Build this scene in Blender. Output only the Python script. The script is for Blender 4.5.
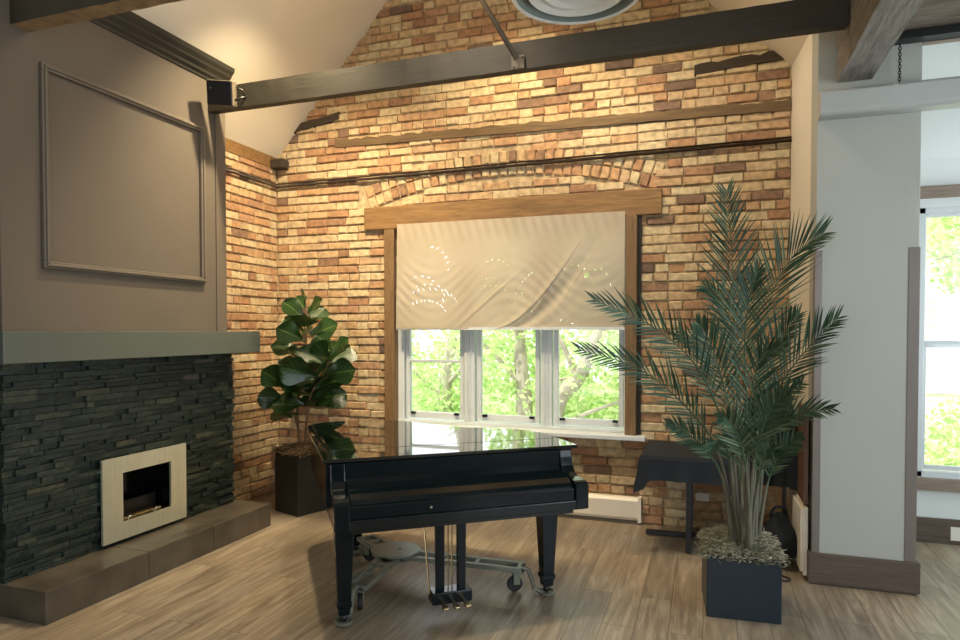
import bpy, bmesh, math, random
from mathutils import Vector, Matrix, noise
random.seed(7)
PI = math.pi
for o in list(bpy.data.objects): bpy.data.objects.remove(o)
S = bpy.context.scene
COL = S.collection

# ------------------------------------------------------------ camera, world, lights, exposure
cam_d = bpy.data.cameras.new('camera'); cam = bpy.data.objects.new('camera', cam_d); COL.objects.link(cam)
cam_d.sensor_width = 36; cam_d.lens = 36 * 650 / 960
cam_d.shift_y = 0.0268
cam_d.clip_start = 0.05; cam_d.clip_end = 200
cam.location = (0, 0, 1.65)
cam.rotation_euler = (math.radians(90 - 1.3), 0, math.radians(19.1))
S.camera = cam
S.view_settings.view_transform = 'Standard'; S.view_settings.look = 'None'
S.view_settings.gamma = 1; S.view_settings.use_curve_mapping = False
S.view_settings.exposure = 0.08

W = bpy.data.worlds.new('World'); S.world = W; W.use_nodes = True
wn = W.node_tree; wn.nodes.clear()
wo = wn.nodes.new('ShaderNodeOutputWorld'); wb = wn.nodes.new('ShaderNodeBackground')
wb.inputs[0].default_value = (0.92, 0.96, 1.0, 1); wb.inputs[1].default_value = 2.6
wn.links.new(wb.outputs[0], wo.inputs[0])

def light(name, kind, loc, energy, color, **k):
    d = bpy.data.lights.new(name, kind); d.energy = energy; d.color = color
    for a, v in k.items():
        if a not in ('aim',): setattr(d, a, v)
    o = bpy.data.objects.new(name, d); COL.objects.link(o); o.location = loc
    if 'aim' in k:
        o.rotation_euler = (Vector(k['aim']) - Vector(loc)).to_track_quat('-Z', 'Y').to_euler()
    return o
light('sun', 'SUN', (0, 0, 30), 4.5, (1, .96, .88), angle=.02, aim=(6, 14, 0))
WARM = (1.0, .80, .50)
# warm track spots high under the roof, washing the brick wall
light('spot_left', 'SPOT', (-2.75, 4.12, 4.35), 520, WARM, spot_size=2.0, spot_blend=1.0, shadow_soft_size=.05, aim=(-3.7, 5.2, 1.2))
light('spot_middle', 'SPOT', (-1.35, 4.55, 4.45), 160, WARM, spot_size=2.0, spot_blend=.8, shadow_soft_size=.05, aim=(-1.7, 5.7, 2.6))
light('spot_right', 'SPOT', (-.6, 4.4, 4.3), 90, (1, .86, .66), spot_size=2.0, spot_blend=.8, shadow_soft_size=.05, aim=(-.1, 5.7, 2.0))
light('spot_floor', 'SPOT', (-1.6, 3.9, 4.9), 300, (1, .84, .64), spot_size=1.5, spot_blend=.9, shadow_soft_size=.12, aim=(-2.5, 4.0, 0))
light('uplight_left', 'POINT', (-1.8, 3.3, 3.9), 42, (1, .82, .6), shadow_soft_size=.3)
light('fill_wing', 'AREA', (3.42, 5.35, 1.9), 45, (.82, .93, 1), shape='RECTANGLE', size=.9, size_y=1.8, aim=(1.5, 5.3, 2.2))  # added fill before the closed side wall, brightens the wing; no window there
# daylight through the large window openings to the right of and behind the camera
light('daylight_right', 'AREA', (3.6, 1.6, 1.9), 75, (.72, .87, 1), shape='RECTANGLE', size=3.4, size_y=2.2, aim=(0, 1.8, 1.2))
light('daylight_rear', 'AREA', (-.6, -3.1, 1.9), 24, (.86, .94, 1), shape='RECTANGLE', size=4.0, size_y=2.2, aim=(-.6, 3, 1.2))

# ------------------------------------------------------------ materials
def newmat(name):
    m = bpy.data.materials.new(name); m.use_nodes = True
    nt = m.node_tree; b = nt.nodes['Principled BSDF']
    return m, nt, b
def srgb(r, g, b):
    f = lambda c: (c / 12.92 if c <= .04045 else ((c + .055) / 1.055) ** 2.4)
    return (f(r / 255), f(g / 255), f(b / 255), 1)
def N(nt, t, **k):
    n = nt.nodes.new(t)
    for a, v in k.items(): setattr(n, a, v)
    return n
def ramp(nt, fac, stops, const=False):
    r = N(nt, 'ShaderNodeValToRGB'); e = r.color_ramp.elements
    if const: r.color_ramp.interpolation = 'CONSTANT'
    while len(e) < len(stops): e.new(.5)
    for i, (p, c) in enumerate(stops): e[i].position = p; e[i].color = c
    nt.links.new(fac, r.inputs[0]); return r
def coords(nt, scale=(1, 1, 1), kind='Object', rot=(0, 0, 0)):
    t = N(nt, 'ShaderNodeTexCoord'); m = N(nt, 'ShaderNodeMapping')
    m.inputs['Scale'].default_value = scale; m.inputs['Rotation'].default_value = rot
    nt.links.new(t.outputs[kind], m.inputs[0]); return m.outputs[0]
def bump(nt, b, h, strength=.3, dist=.01):
    n = N(nt, 'ShaderNodeBump'); n.inputs['Strength'].default_value = strength; n.inputs['Distance'].default_value = dist
    nt.links.new(h, n.inputs['Height']); nt.links.new(n.outputs[0], b.inputs['Normal'])
def plain(name, c, rough=.5, metal=0, var=.12, nscale=6, stretch=(1, 1, 1), bumpk=0, coat=0, spec=.5):
    m, nt, b = newmat(name)
    v = coords(nt, stretch); n = N(nt, 'ShaderNodeTexNoise'); n.inputs['Scale'].default_value = nscale
    n.inputs['Detail'].default_value = 6; nt.links.new(v, n.inputs['Vector'])
    lo = tuple(x * (1 - var) for x in c[:3]) + (1,); hi = tuple(min(1, x * (1 + var)) for x in c[:3]) + (1,)
    r = ramp(nt, n.outputs[0], [(.3, lo), (.7, hi)])
    nt.links.new(r.outputs[0], b.inputs['Base Color'])
    b.inputs['Roughness'].default_value = rough; b.inputs['Metallic'].default_value = metal
    b.inputs['Coat Weight'].default_value = coat; b.inputs['Coat Roughness'].default_value = .05
    b.inputs['Specular IOR Level'].default_value = spec
    if bumpk: bump(nt, b, n.outputs[0], bumpk)
    return m
def wood(name, c1, c2, axis=0, rough=.7, scale=5, bumpk=.5):
    st = [9, 9, 9]; st[axis] = .7
    m, nt, b = newmat(name); v = coords(nt, tuple(st))
    n = N(nt, 'ShaderNodeTexNoise'); n.inputs['Scale'].default_value = scale; n.inputs['Detail'].default_value = 8
    n.inputs['Roughness'].default_value = .65; n.inputs['Distortion'].default_value = .6
    nt.links.new(v, n.inputs['Vector'])
    r = ramp(nt, n.outputs[0], [(.32, c1), (.68, c2)])
    nt.links.new(r.outputs[0], b.inputs['Base Color']); b.inputs['Roughness'].default_value = rough
    bump(nt, b, n.outputs[0], bumpk, .006); return m
def islands(name, stops, rough=.9, nscale=40, bumpk=.6, mixn=.25, dark=.55):
    m, nt, b = newmat(name); g = N(nt, 'ShaderNodeNewGeometry')
    r = ramp(nt, g.outputs['Random Per Island'], stops)
    n = N(nt, 'ShaderNodeTexNoise'); n.inputs['Scale'].default_value = nscale; n.inputs['Detail'].default_value = 8
    nt.links.new(coords(nt), n.inputs['Vector'])
    r2 = ramp(nt, n.outputs[0], [(.3, (dark, dark, dark, 1)), (.62, (1.0, 1.0, 1.0, 1))])
    mx = N(nt, 'ShaderNodeMix', data_type='RGBA', blend_type='MULTIPLY'); mx.inputs[0].default_value = 1
    nt.links.new(r.outputs[0], mx.inputs[6]); nt.links.new(r2.outputs[0], mx.inputs[7])
    nt.links.new(mx.outputs[2], b.inputs['Base Color']); b.inputs['Roughness'].default_value = rough
    bump(nt, b, n.outputs[0], bumpk, .01); return m

M = {}
M['brick'] = islands('brick', [(0, srgb(140, 108, 84)), (.06, srgb(172, 130, 96)), (.20, srgb(188, 148, 108)), (.32, srgb(198, 166, 124)),
    (.52, srgb(202, 176, 136)), (.84, srgb(212, 192, 152)), (.95, srgb(180, 138, 104)), (1, srgb(106, 88, 76))], nscale=20, bumpk=1.0, dark=.6)
M['mortar'] = plain('mortar', srgb(176, 154, 120), .95, var=.35, nscale=20, bumpk=.6)
M['ledge'] = islands('ledge_stone', [(0, srgb(26, 38, 34)), (.5, srgb(36, 48, 42)), (.85, srgb(48, 58, 50)), (1, srgb(70, 72, 58))], .45, 30, 1.0, dark=.5)
M['chim'] = plain('taupe_paint', srgb(96, 87, 76), .75, var=.04, nscale=3)
M['chimtrim'] = plain('taupe_trim', srgb(100, 91, 80), .5, var=.03)
M['crown'] = plain('dark_crown', srgb(44, 44, 40), .4, var=.05)
M['mantel'] = plain('green_grey_mantel', srgb(86, 92, 84), .4, var=.05, nscale=3)
M['hearth'] = plain('hearth_stone', srgb(80, 74, 64), .28, var=.35, nscale=5, bumpk=.15)
M['plaster'] = plain('cream_plaster', srgb(226, 216, 196), .85, var=.03, nscale=2)
M['white'] = plain('cool_white', srgb(172, 173, 164), .7, var=.03, nscale=1.5)
M['farwhite'] = plain('pale_grey_wall', srgb(222, 228, 226), .85, var=.02, nscale=2)
M['vinyl'] = plain('window_white', srgb(206, 212, 214), .35, var=.03)
M['header'] = plain('header_paint', srgb(176, 178, 174), .3, var=.04, nscale=2)
M['darkwall'] = plain('navy_wall', srgb(34, 42, 46), .7, var=.05)
M['beam'] = wood('beam_stain', srgb(38, 36, 28), srgb(54, 49, 38), 0, .6, bumpk=.2)
M['beamY'] = wood('beam_grey', srgb(92, 88, 80), srgb(150, 144, 134), 1, .7, bumpk=.8)
M['beamgrey'] = wood('timber_grey', srgb(96, 86, 74), srgb(140, 128, 112), 0, .8)
M['beamrough'] = plain('rough_underside', srgb(150, 122, 88), .9, var=.3, nscale=12, bumpk=.7)
M['lintel'] = wood('lintel_wood', srgb(104, 76, 44), srgb(148, 112, 68), 0, .65)
M['casing'] = wood('casing_wood', srgb(98, 74, 46), srgb(134, 104, 68), 2, .65)
M['casing_dark'] = plain('casing_edge', srgb(40, 34, 28), .8)
M['embed'] = wood('embedded_timber', srgb(84, 66, 44), srgb(118, 94, 62), 0, .8)
M['embed_dark'] = wood('charred_timber', srgb(44, 36, 28), srgb(70, 58, 44), 0, .9)
M['conduit'] = plain('conduit', srgb(52, 40, 30), .5, .3)
M['brown'] = wood('brown_trim', srgb(72, 60, 52), srgb(98, 84, 72), 0, .5, bumpk=.1)
M['brownpale'] = wood('weathered_trim', srgb(122, 106, 94), srgb(150, 134, 118), 0, .6, bumpk=.1)
M['guard'] = plain('corner_guard', srgb(132, 124, 118), .3, .35, var=.08, stretch=(1, 1, .2))
M['redwood'] = wood('reddish_wood', srgb(96, 66, 54), srgb(122, 88, 72), 2, .5, bumpk=.1)
M['piano'] = plain('black_lacquer', srgb(9, 19, 23), .14, var=.02, spec=.3)
M['pianolid'] = plain('polished_lid', srgb(10, 16, 18), .03, var=.02, spec=.7, coat=.7)
M['pianomat'] = plain('black_satin', srgb(10, 18, 20), .22, var=.02)
M['brass'] = plain('brass', srgb(200, 176, 130), .25, 1)
M['steel'] = plain('brushed_steel', srgb(240, 242, 222), .34, .8, var=.06, nscale=8, stretch=(14, 14, .6))
M['chrome'] = plain('chrome', srgb(225, 220, 210), .12, 1)
M['dolly'] = plain('dolly_metal', srgb(128, 132, 118), .38, .4, var=.12)
M['rubber'] = plain('rubber', srgb(28, 28, 27), .6)
M['black'] = plain('black_plastic', srgb(14, 15, 17), .4)
M['blackglass'] = plain('firebox_black', srgb(8, 9, 9), .15)
M['dusty'] = plain('speaker_housing', srgb(96, 86, 72), .6)
M['cloth'] = plain('black_cloth', srgb(22, 28, 34), .85, var=.1, nscale=60, bumpk=.1)
M['potnavy'] = plain('navy_planter', srgb(22, 36, 46), .4, var=.05)
M['potblack'] = plain('charcoal_planter', srgb(26, 28, 26), .45, var=.08)
M['moss'] = islands('moss', [(0, srgb(104, 104, 84)), (.5, srgb(150, 146, 120)), (1, srgb(190, 184, 158))], .9, 30, .2)
M['moss_brown'] = islands('brown_moss', [(0, srgb(96, 76, 50)), (.5, srgb(142, 112, 76)), (1, srgb(176, 146, 106))], .9, 30, .2)
M['soil'] = plain('soil', srgb(70, 60, 46), .95, var=.3, nscale=40)
M['bark'] = plain('fig_bark', srgb(108, 84, 56), .8, var=.3, nscale=30, bumpk=.4)
M['palmstem'] = plain('palm_stem', srgb(98, 95, 78), .7, var=.35, nscale=14, stretch=(1, 1, .15), bumpk=.3)
M['rachis'] = plain('rachis', srgb(66, 90, 60), .5)
M['frond'] = islands('frond_green', [(0, srgb(46, 72, 52)), (.5, srgb(64, 92, 70)), (.85, srgb(88, 114, 86)), (1, srgb(120, 140, 106))], .5, 30, .05, dark=.8)
M['whiteplastic'] = plain('white_plastic', srgb(226, 222, 212), .4, var=.02)
M['heater'] = plain('heater_enamel', srgb(228, 220, 204), .4, var=.03)
M['heatslot'] = plain('heater_slot', srgb(90, 82, 70), .6)
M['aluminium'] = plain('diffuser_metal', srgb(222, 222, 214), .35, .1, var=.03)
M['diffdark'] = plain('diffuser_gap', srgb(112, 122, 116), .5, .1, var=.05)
M['housewall'] = plain('cream_house', srgb(238, 224, 190), .9, var=.03)
M['lawn'] = plain('lawn', srgb(150, 180, 110), .95, var=.2, nscale=2)
M['treebark'] = plain('tree_bark', srgb(176, 168, 152), .9, var=.25, nscale=8, bumpk=.5)
M['shingle'] = plain('roof_shingle', srgb(120, 110, 100), .9)

def leafmat():
    m, nt, b = newmat('tree_leaf'); g = N(nt, 'ShaderNodeNewGeometry')
    r = ramp(nt, g.outputs['Random Per Island'], [(0, srgb(164, 196, 122)), (.5, srgb(200, 222, 152)), (1, srgb(232, 240, 190))])
    nt.links.new(r.outputs[0], b.inputs['Base Color']); b.inputs['Roughness'].default_value = .6
    t = N(nt, 'ShaderNodeBsdfTranslucent'); nt.links.new(r.outputs[0], t.inputs[0])
    mx = N(nt, 'ShaderNodeMixShader'); mx.inputs[0].default_value = .5
    nt.links.new(b.outputs[0], mx.inputs[1]); nt.links.new(t.outputs[0], mx.inputs[2])
    nt.links.new(mx.outputs[0], nt.nodes['Material Output'].inputs[0]); return m
M['treeleaf'] = leafmat()
def figmat():
    m, nt, b = newmat('fig_leaf'); uv = N(nt, 'ShaderNodeTexCoord'); sp = N(nt, 'ShaderNodeSeparateXYZ')
    nt.links.new(uv.outputs['UV'], sp.inputs[0])
    def mth(op, a, c=None):
        n = N(nt, 'ShaderNodeMath', operation=op)
        for i, v in enumerate((a, c)):
            if v is None: continue
            if isinstance(v, (int, float)): n.inputs[i].default_value = v
            else: nt.links.new(v, n.inputs[i])
        return n.outputs[0]
    av = mth('ABSOLUTE', mth('SUBTRACT', sp.outputs[1], .5))
    mid = mth('LESS_THAN', av, .022)
    side = mth('LESS_THAN', mth('FRACT', mth('SUBTRACT', mth('MULTIPLY', sp.outputs[0], 7), mth('MULTIPLY', av, 5))), .12)
    v = mth('MAXIMUM', mid, mth('MULTIPLY', side, .6))
    g = N(nt, 'ShaderNodeNewGeometry')
    r = ramp(nt, g.outputs['Random Per Island'], [(0, srgb(24, 44, 20)), (.6, srgb(38, 64, 28)), (1, srgb(78, 106, 44))])
    mx = N(nt, 'ShaderNodeMix', data_type='RGBA'); nt.links.new(v, mx.inputs[0])
    nt.links.new(r.outputs[0], mx.inputs[6]); mx.inputs[7].default_value = srgb(92, 112, 58)
    nt.links.new(mx.outputs[2], b.inputs['Base Color']); b.inputs['Roughness'].default_value = .3
    t = N(nt, 'ShaderNodeBsdfTranslucent'); nt.links.new(mx.outputs[2], t.inputs[0])
    ms = N(nt, 'ShaderNodeMixShader'); ms.inputs[0].default_value = .12
    nt.links.new(b.outputs[0], ms.inputs[1]); nt.links.new(t.outputs[0], ms.inputs[2])
    nt.links.new(ms.outputs[0], nt.nodes['Material Output'].inputs[0]); return m
M['figleaf'] = figmat()
def blindmat():
    m, nt, b = newmat('blind_fabric')
    n = N(nt, 'ShaderNodeTexNoise'); n.inputs['Scale'].default_value = 2.2; n.inputs['Detail'].default_value = 3
    nt.links.new(coords(nt), n.inputs['Vector'])
    r = ramp(nt, n.outputs[0], [(.3, srgb(184, 170, 148)), (.7, srgb(196, 183, 162))])
    nt.links.new(r.outputs[0], b.inputs['Base Color']); b.inputs['Roughness'].default_value = .5
    t = N(nt, 'ShaderNodeBsdfTranslucent'); nt.links.new(r.outputs[0], t.inputs[0])
    ms = N(nt, 'ShaderNodeMixShader'); ms.inputs[0].default_value = .22
    nt.links.new(b.outputs[0], ms.inputs[1]); nt.links.new(t.outputs[0], ms.inputs[2])
    nt.links.new(ms.outputs[0], nt.nodes['Material Output'].inputs[0]); return m
M['blind'] = blindmat()
def glassmat():
    m, nt, b = newmat('pane_glass')
    t = N(nt, 'ShaderNodeBsdfTransparent'); g = N(nt, 'ShaderNodeBsdfGlossy'); g.inputs['Roughness'].default_value = .02
    f = N(nt, 'ShaderNodeFresnel'); f.inputs[0].default_value = 1.45
    ms = N(nt, 'ShaderNodeMixShader'); nt.links.new(f.outputs[0], ms.inputs[0])
    nt.links.new(t.outputs[0], ms.inputs[1]); nt.links.new(g.outputs[0], ms.inputs[2])
    nt.links.new(ms.outputs[0], nt.nodes['Material Output'].inputs[0]); return m
M['glass'] = glassmat()
def floormat():
    m, nt, b = newmat('plank_floor')
    t = N(nt, 'ShaderNodeTexCoord'); mp = N(nt, 'ShaderNodeMapping')
    mp.inputs['Rotation'].default_value = (0, 0, PI / 2); nt.links.new(t.outputs['Object'], mp.inputs[0])
    br = N(nt, 'ShaderNodeTexBrick'); br.offset = .37; br.offset_frequency = 2
    br.inputs['Scale'].default_value = 1; br.inputs['Brick Width'].default_value = 1.22; br.inputs['Row Height'].default_value = .18
    br.inputs['Mortar Size'].default_value = .0022; br.inputs['Mortar Smooth'].default_value = .3; br.inputs['Bias'].default_value = 0
    br.inputs['Color1'].default_value = (0, 0, 0, 1); br.inputs['Color2'].default_value = (1, 1, 1, 1); br.inputs['Mortar'].default_value = (.5, .5, .5, 1)
    nt.links.new(mp.outputs[0], br.inputs['Vector'])
    # grain: stretched along the plank, offset per plank
    mp2 = N(nt, 'ShaderNodeMapping'); mp2.inputs['Scale'].default_value = (16, 1.3, 1)
    nt.links.new(t.outputs['Object'], mp2.inputs[0])
    ad = N(nt, 'ShaderNodeVectorMath', operation='ADD'); nt.links.new(mp2.outputs[0], ad.inputs[0])
    sc = N(nt, 'ShaderNodeVectorMath', operation='SCALE'); sc.inputs['Scale'].default_value = 7
    nt.links.new(br.outputs['Color'], sc.inputs[0]); nt.links.new(sc.outputs[0], ad.inputs[1])
    n = N(nt, 'ShaderNodeTexNoise'); n.inputs['Scale'].default_value = 1.4; n.inputs['Detail'].default_value = 8
    n.inputs['Roughness'].default_value = .65; n.inputs['Distortion'].default_value = .8
    nt.links.new(ad.outputs[0], n.inputs['Vector'])
    r = ramp(nt, n.outputs[0], [(.28, srgb(108, 96, 82)), (.5, srgb(146, 132, 112)), (.72, srgb(178, 166, 146))])
    r2 = ramp(nt, br.outputs['Color'], [(0, (.84, .84, .86, 1)), (1, (1.06, 1.04, 1.0, 1))])
    mx = N(nt, 'ShaderNodeMix', data_type='RGBA', blend_type='MULTIPLY'); mx.inputs[0].default_value = 1
    nt.links.new(r.outputs[0], mx.inputs[6]); nt.links.new(r2.outputs[0], mx.inputs[7])
    mo = N(nt, 'ShaderNodeMix', data_type='RGBA'); nt.links.new(br.outputs['Fac'], mo.inputs[0])
    nt.links.new(mx.outputs[2], mo.inputs[6]); mo.inputs[7].default_value = srgb(98, 84, 68)
    nt.links.new(mo.outputs[2], b.inputs['Base Color'])
    rr = ramp(nt, n.outputs[0], [(.3, (.28, .28, .28, 1)), (.7, (.42, .42, .42, 1))]); nt.links.new(rr.outputs[0], b.inputs['Roughness'])
    inv = N(nt, 'ShaderNodeMath', operation='SUBTRACT'); inv.inputs[0].default_value = 1; nt.links.new(br.outputs['Fac'], inv.inputs[1])
    bump(nt, b, inv.outputs[0], .5, .002); return m
M['floor'] = floormat()

# ------------------------------------------------------------ geometry helpers
class MB:
    def __init__(s): s.v = []; s.f = []; s.mi = []; s.uv = None
    def add(s, vs, fs, mi=0):
        o = len(s.v); s.v += [tuple(p) for p in vs]
        for f in fs: s.f.append(tuple(i + o for i in f)); s.mi.append(mi)
        return s
    def box(s, x0, x1, y0, y1, z0, z1, mi=0, mat=None):
        v = [(x0, y0, z0), (x1, y0, z0), (x1, y1, z0), (x0, y1, z0), (x0, y0, z1), (x1, y0, z1), (x1, y1, z1), (x0, y1, z1)]
        if mat: v = [mat @ Vector(p) for p in v]
        return s.add(v, [(0, 3, 2, 1), (4, 5, 6, 7), (0, 1, 5, 4), (1, 2, 6, 5), (2, 3, 7, 6), (3, 0, 4, 7)], mi)
    def prism(s, pts, a, b, axis='z', mi=0):
        # pts 2-D outline; extruded between a and b along axis
        def P(p, h):
            if axis == 'z': return (p[0], p[1], h)
            if axis == 'x': return (h, p[0], p[1])
            return (p[0], h, p[1])
        n = len(pts); v = [P(p, a) for p in pts] + [P(p, b) for p in pts]
        fs = [tuple(range(n))[::-1], tuple(range(n, 2 * n))] + [(i, (i + 1) % n, n + (i + 1) % n, n + i) for i in range(n)]
        return s.add(v, fs, mi)
    def tube(s, pts, r, n=8, mi=0, cap=True):
        pts = [Vector(p) for p in pts]; rs = r if isinstance(r, (list, tuple)) else [r] * len(pts)
        base = len(s.v); up = Vector((0, 0, 1)); a = None
        for i, p in enumerate(pts):
            t = (pts[min(i + 1, len(pts) - 1)] - pts[max(i - 1, 0)]).normalized()
            if a is None: a = t.cross(up if abs(t.z) < .9 else Vector((1, 0, 0))).normalized()
            a = (a - t * a.dot(t)).normalized(); b = t.cross(a)
            for k in range(n):
                an = 2 * PI * k / n; s.v.append(tuple(p + (a * math.cos(an) + b * math.sin(an)) * rs[i]))
        for i in range(len(pts) - 1):
            for k in range(n):
                q = base + i * n; s.f.append((q + k, q + (k + 1) % n, q + n + (k + 1) % n, q + n + k)); s.mi.append(mi)
        if cap:
            s.f.append(tuple(base + k for k in range(n))[::-1]); s.mi.append(mi)
            q = base + (len(pts) - 1) * n; s.f.append(tuple(q + k for k in range(n))); s.mi.append(mi)
        return s
    def lathe(s, prof, c=(0, 0, 0), n=32, mi=0, axis='z'):
        base = len(s.v)
        for r, h in prof:
            for k in range(n):
                a = 2 * PI * k / n
                if axis == 'z': p = (c[0] + r * math.cos(a), c[1] + r * math.sin(a), c[2] + h)
                elif axis == 'x': p = (c[0] + h, c[1] + r * math.cos(a), c[2] + r * math.sin(a))
                else: p = (c[0] + r * math.cos(a), c[1] + h, c[2] + r * math.sin(a))
                s.v.append(p)
        for i in range(len(prof) - 1):
            for k in range(n):
                q = base + i * n; s.f.append((q + k, q + (k + 1) % n, q + n + (k + 1) % n, q + n + k)); s.mi.append(mi)
        return s
    def shift(s, d):
        s.v = [(p[0] + d[0], p[1] + d[1], p[2] + d[2]) for p in s.v]; return s
    def build(s, name, mats, parent=None, bevel=0, smooth=False, fixn=True, seg=2):
        me = bpy.data.meshes.new(name); me.from_pydata(s.v, [], s.f)
        for m in (mats if isinstance(mats, list) else [mats]): me.materials.append(M[m] if isinstance(m, str) else m)
        me.polygons.foreach_set('material_index', s.mi)
        if s.uv:
            l = me.uv_layers.new(name='UVMap')
            for lp in me.loops: l.data[lp.index].uv = s.uv[lp.vertex_index]
        if fixn:
            bm = bmesh.new(); bm.from_mesh(me); bmesh.ops.recalc_face_normals(bm, faces=bm.faces); bm.to_mesh(me); bm.free()
        if smooth: me.polygons.foreach_set('use_smooth', [True] * len(me.polygons))
        me.update()
        o = bpy.data.objects.new(name, me); COL.objects.link(o)
        if parent: o.parent = parent
        if bevel:
            b = o.modifiers.new('bevel', 'BEVEL'); b.width = bevel; b.segments = seg; b.limit_method = 'ANGLE'; b.angle_limit = .7
            b.harden_normals = False
        return o
def tag(o, label=None, cat=None, group=None, kind=None):
    if label: o['label'] = label
    if cat: o['category'] = cat
    if group: o['group'] = group
    if kind: o['kind'] = kind
    return o
def empty(name, loc, label, cat, rz=0, group=None):
    o = bpy.data.objects.new(name, None); COL.objects.link(o); o.location = loc; o.rotation_euler = (0, 0, rz)
    o.empty_display_size = .1
    return tag(o, label, cat, group)
def struct(mb, name, mats, label=None, **k):
    return tag(mb.build(name, mats, **k), label, None, None, 'structure')
def catmull(pts, n):
    P = [Vector(p) for p in pts]; P = [2 * P[0] - P[1]] + P + [2 * P[-1] - P[-2]]; out = []
    m = len(P) - 3
    for i in range(n + 1):
        t = i / n * m; k = min(int(t), m - 1); t -= k
        a, b, c, d = P[k:k + 4]
        out.append(.5 * ((2 * b) + (-a + c) * t + (2 * a - 5 * b + 4 * c - d) * t * t + (-a + 3 * b - 3 * c + d) * t ** 3))
    return out

# ------------------------------------------------------------ room shell
YB = 5.70; XL = -4.2; XR = .672; XK = .632
def zl(x): return 3.42 + 1.1 * (x + 4.2)
def zr(x): return 3.72 - .96 * (x - .655)
struct(MB().box(-4.5, 4, -3.3, 6.2, -.1, 0), 'floor', 'floor', 'warm brown wood plank floor with a soft sheen')
RX, RZ = -1.79, zl(-1.79)
struct(MB().add([(XL - .3, -3.3, zl(XL - .3)), (RX, -3.3, RZ), (RX, 6.1, RZ), (XL - .3, 6.1, zl(XL - .3)),
                 (XL - .3, -3.3, zl(XL - .3) + .15), (RX, -3.3, RZ + .15), (RX, 6.1, RZ + .15), (XL - .3, 6.1, zl(XL - .3) + .15)],
                [(0, 1, 2, 3), (4, 5, 6, 7), (0, 1, 5, 4), (1, 2, 6, 5), (2, 3, 7, 6), (3, 0, 4, 7)]), 'ceiling', 'plaster', 'cream sloped plaster ceiling above the fireplace')
xe = .85
struct(MB().add([(RX, -3.3, RZ), (xe, -3.3, zr(xe)), (xe, 6.1, zr(xe)), (RX, 6.1, RZ),
                 (RX, -3.3, RZ + .15), (xe, -3.3, zr(xe) + .15), (xe, 6.1, zr(xe) + .15), (RX, 6.1, RZ + .15)],
                [(0, 1, 2, 3), (4, 5, 6, 7), (0, 1, 5, 4), (1, 2, 6, 5), (2, 3, 7, 6), (3, 0, 4, 7)]), 'ceiling', 'plaster', 'cream sloped plaster ceiling on the right side')
# flat ceiling over the right side, sloped one over the side wing
struct(MB().box(.97, 4, -3.3, 4.74, 3.72, 3.85), 'ceiling', 'white', 'flat white ceiling over the right side')
struct(MB().add([(.8, 6.1, 2.81), (4, 6.1, 2.81), (4, 4.7, 4.18), (.8, 4.7, 4.18), (.8, 6.1, 2.96), (4, 6.1, 2.96), (4, 4.7, 4.33), (.8, 4.7, 4.33)],
                [(0, 1, 2, 3), (4, 5, 6, 7), (0, 1, 5, 4), (1, 2, 6, 5), (2, 3, 7, 6), (3, 0, 4, 7)]), 'ceiling', 'farwhite', 'pale sloped ceiling of the side wing')

# --- bricks
def brick(mb, cx, cz, w, h, face, plane, ang=0, into=.06):
    """one rounded, slightly irregular brick; face 'y' = wall facing -Y, 'x' = wall facing +X"""
    j = lambda a: random.uniform(-a, a)
    pr = random.uniform(-.006, .013); e = min(.008, h * .13)
    hw, hh = w / 2, h / 2
    cor = [(-hw + j(.003), -hh + j(.003)), (hw + j(.003), -hh + j(.003)), (hw + j(.003), hh + j(.003)), (-hw + j(.003), hh + j(.003))]
    ca, sa = math.cos(ang), math.sin(ang)
    out = []
    for (d, k) in ((into, 0), (e * .8, 0), (-pr, e)):
        for (a, b) in cor:
            a2 = a - math.copysign(k, a); b2 = b - math.copysign(k, b)
            X = cx + a2 * ca - b2 * sa; Z = cz + a2 * sa + b2 * ca
            dd = d + (j(.002) if k else 0)
            out.append((X, plane + dd, Z) if face == 'y' else (plane - dd, X, Z))
    fs = [(8, 9, 10, 11)]
    for r in (0, 4):
        for k in range(4): fs.append((r + k, r + (k + 1) % 4, r + 4 + (k + 1) % 4, r + 4 + k))
    mb.add(out, fs)
ACX, AR = -1.75, 4.25; ACZ = 3.07 - AR
OP = (-2.84, -.64, .72, 2.64)      # window opening x0,x1,z0,z1
def back_ok(x0, x1, z):
    if x1 > OP[0] and x0 < OP[1] and OP[2] < z < OP[3]: return False
    return True
H = .0795
mb = MB()
for r in range(78):
    z = .035 + r * H; x = XL + random.uniform(0, .02) - (.12 if r % 2 else 0)
    header = (r % 6 == 3)
    while x < XK:
        w = (.118 if header else (.235 if random.random() > .13 else .118)) * random.uniform(.96, 1.04)
        x0, x1 = x + .0035, x + w - .0035; x += w
        x0, x1 = max(x0, XL), min(x1, XK)
        top = min(zl((x0 + x1) / 2), zr((x0 + x1) / 2))
        if x1 - x0 < .03 or z > top + .02: continue
        if OP[2] < z < OP[3]:                       # clip at the window opening
            if x0 >= OP[0] and x1 <= OP[1]: continue
            if x0 < OP[0] < x1: x1 = OP[0]
            if x0 < OP[1] < x1: x0 = OP[1]
            if x1 - x0 < .025: continue
        d = math.hypot((x0 + x1) / 2 - ACX, z - ACZ)
        if abs((x0 + x1) / 2 - ACX) < 1.42 and AR - .03 < d < AR + .235 and z > 2.8: continue
        dz = .004 * noise.noise(Vector((x0 * .8, z * 3, 0)))
        brick(mb, (x0 + x1) / 2, z + dz, x1 - x0, H - .011, 'y', YB)
for ring in (0, 1):                                  # relieving arch, two rings of headers
    rr = AR + .05 + ring * .115
    n = 33
    for i in range(n):
        a = -math.asin(1.36 / AR) + 2 * math.asin(1.36 / AR) * (i + .5) / n
        brick(mb, ACX + rr * math.sin(a), ACZ + rr * math.cos(a), .073, .105, 'y', YB - .003, -a)
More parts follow.
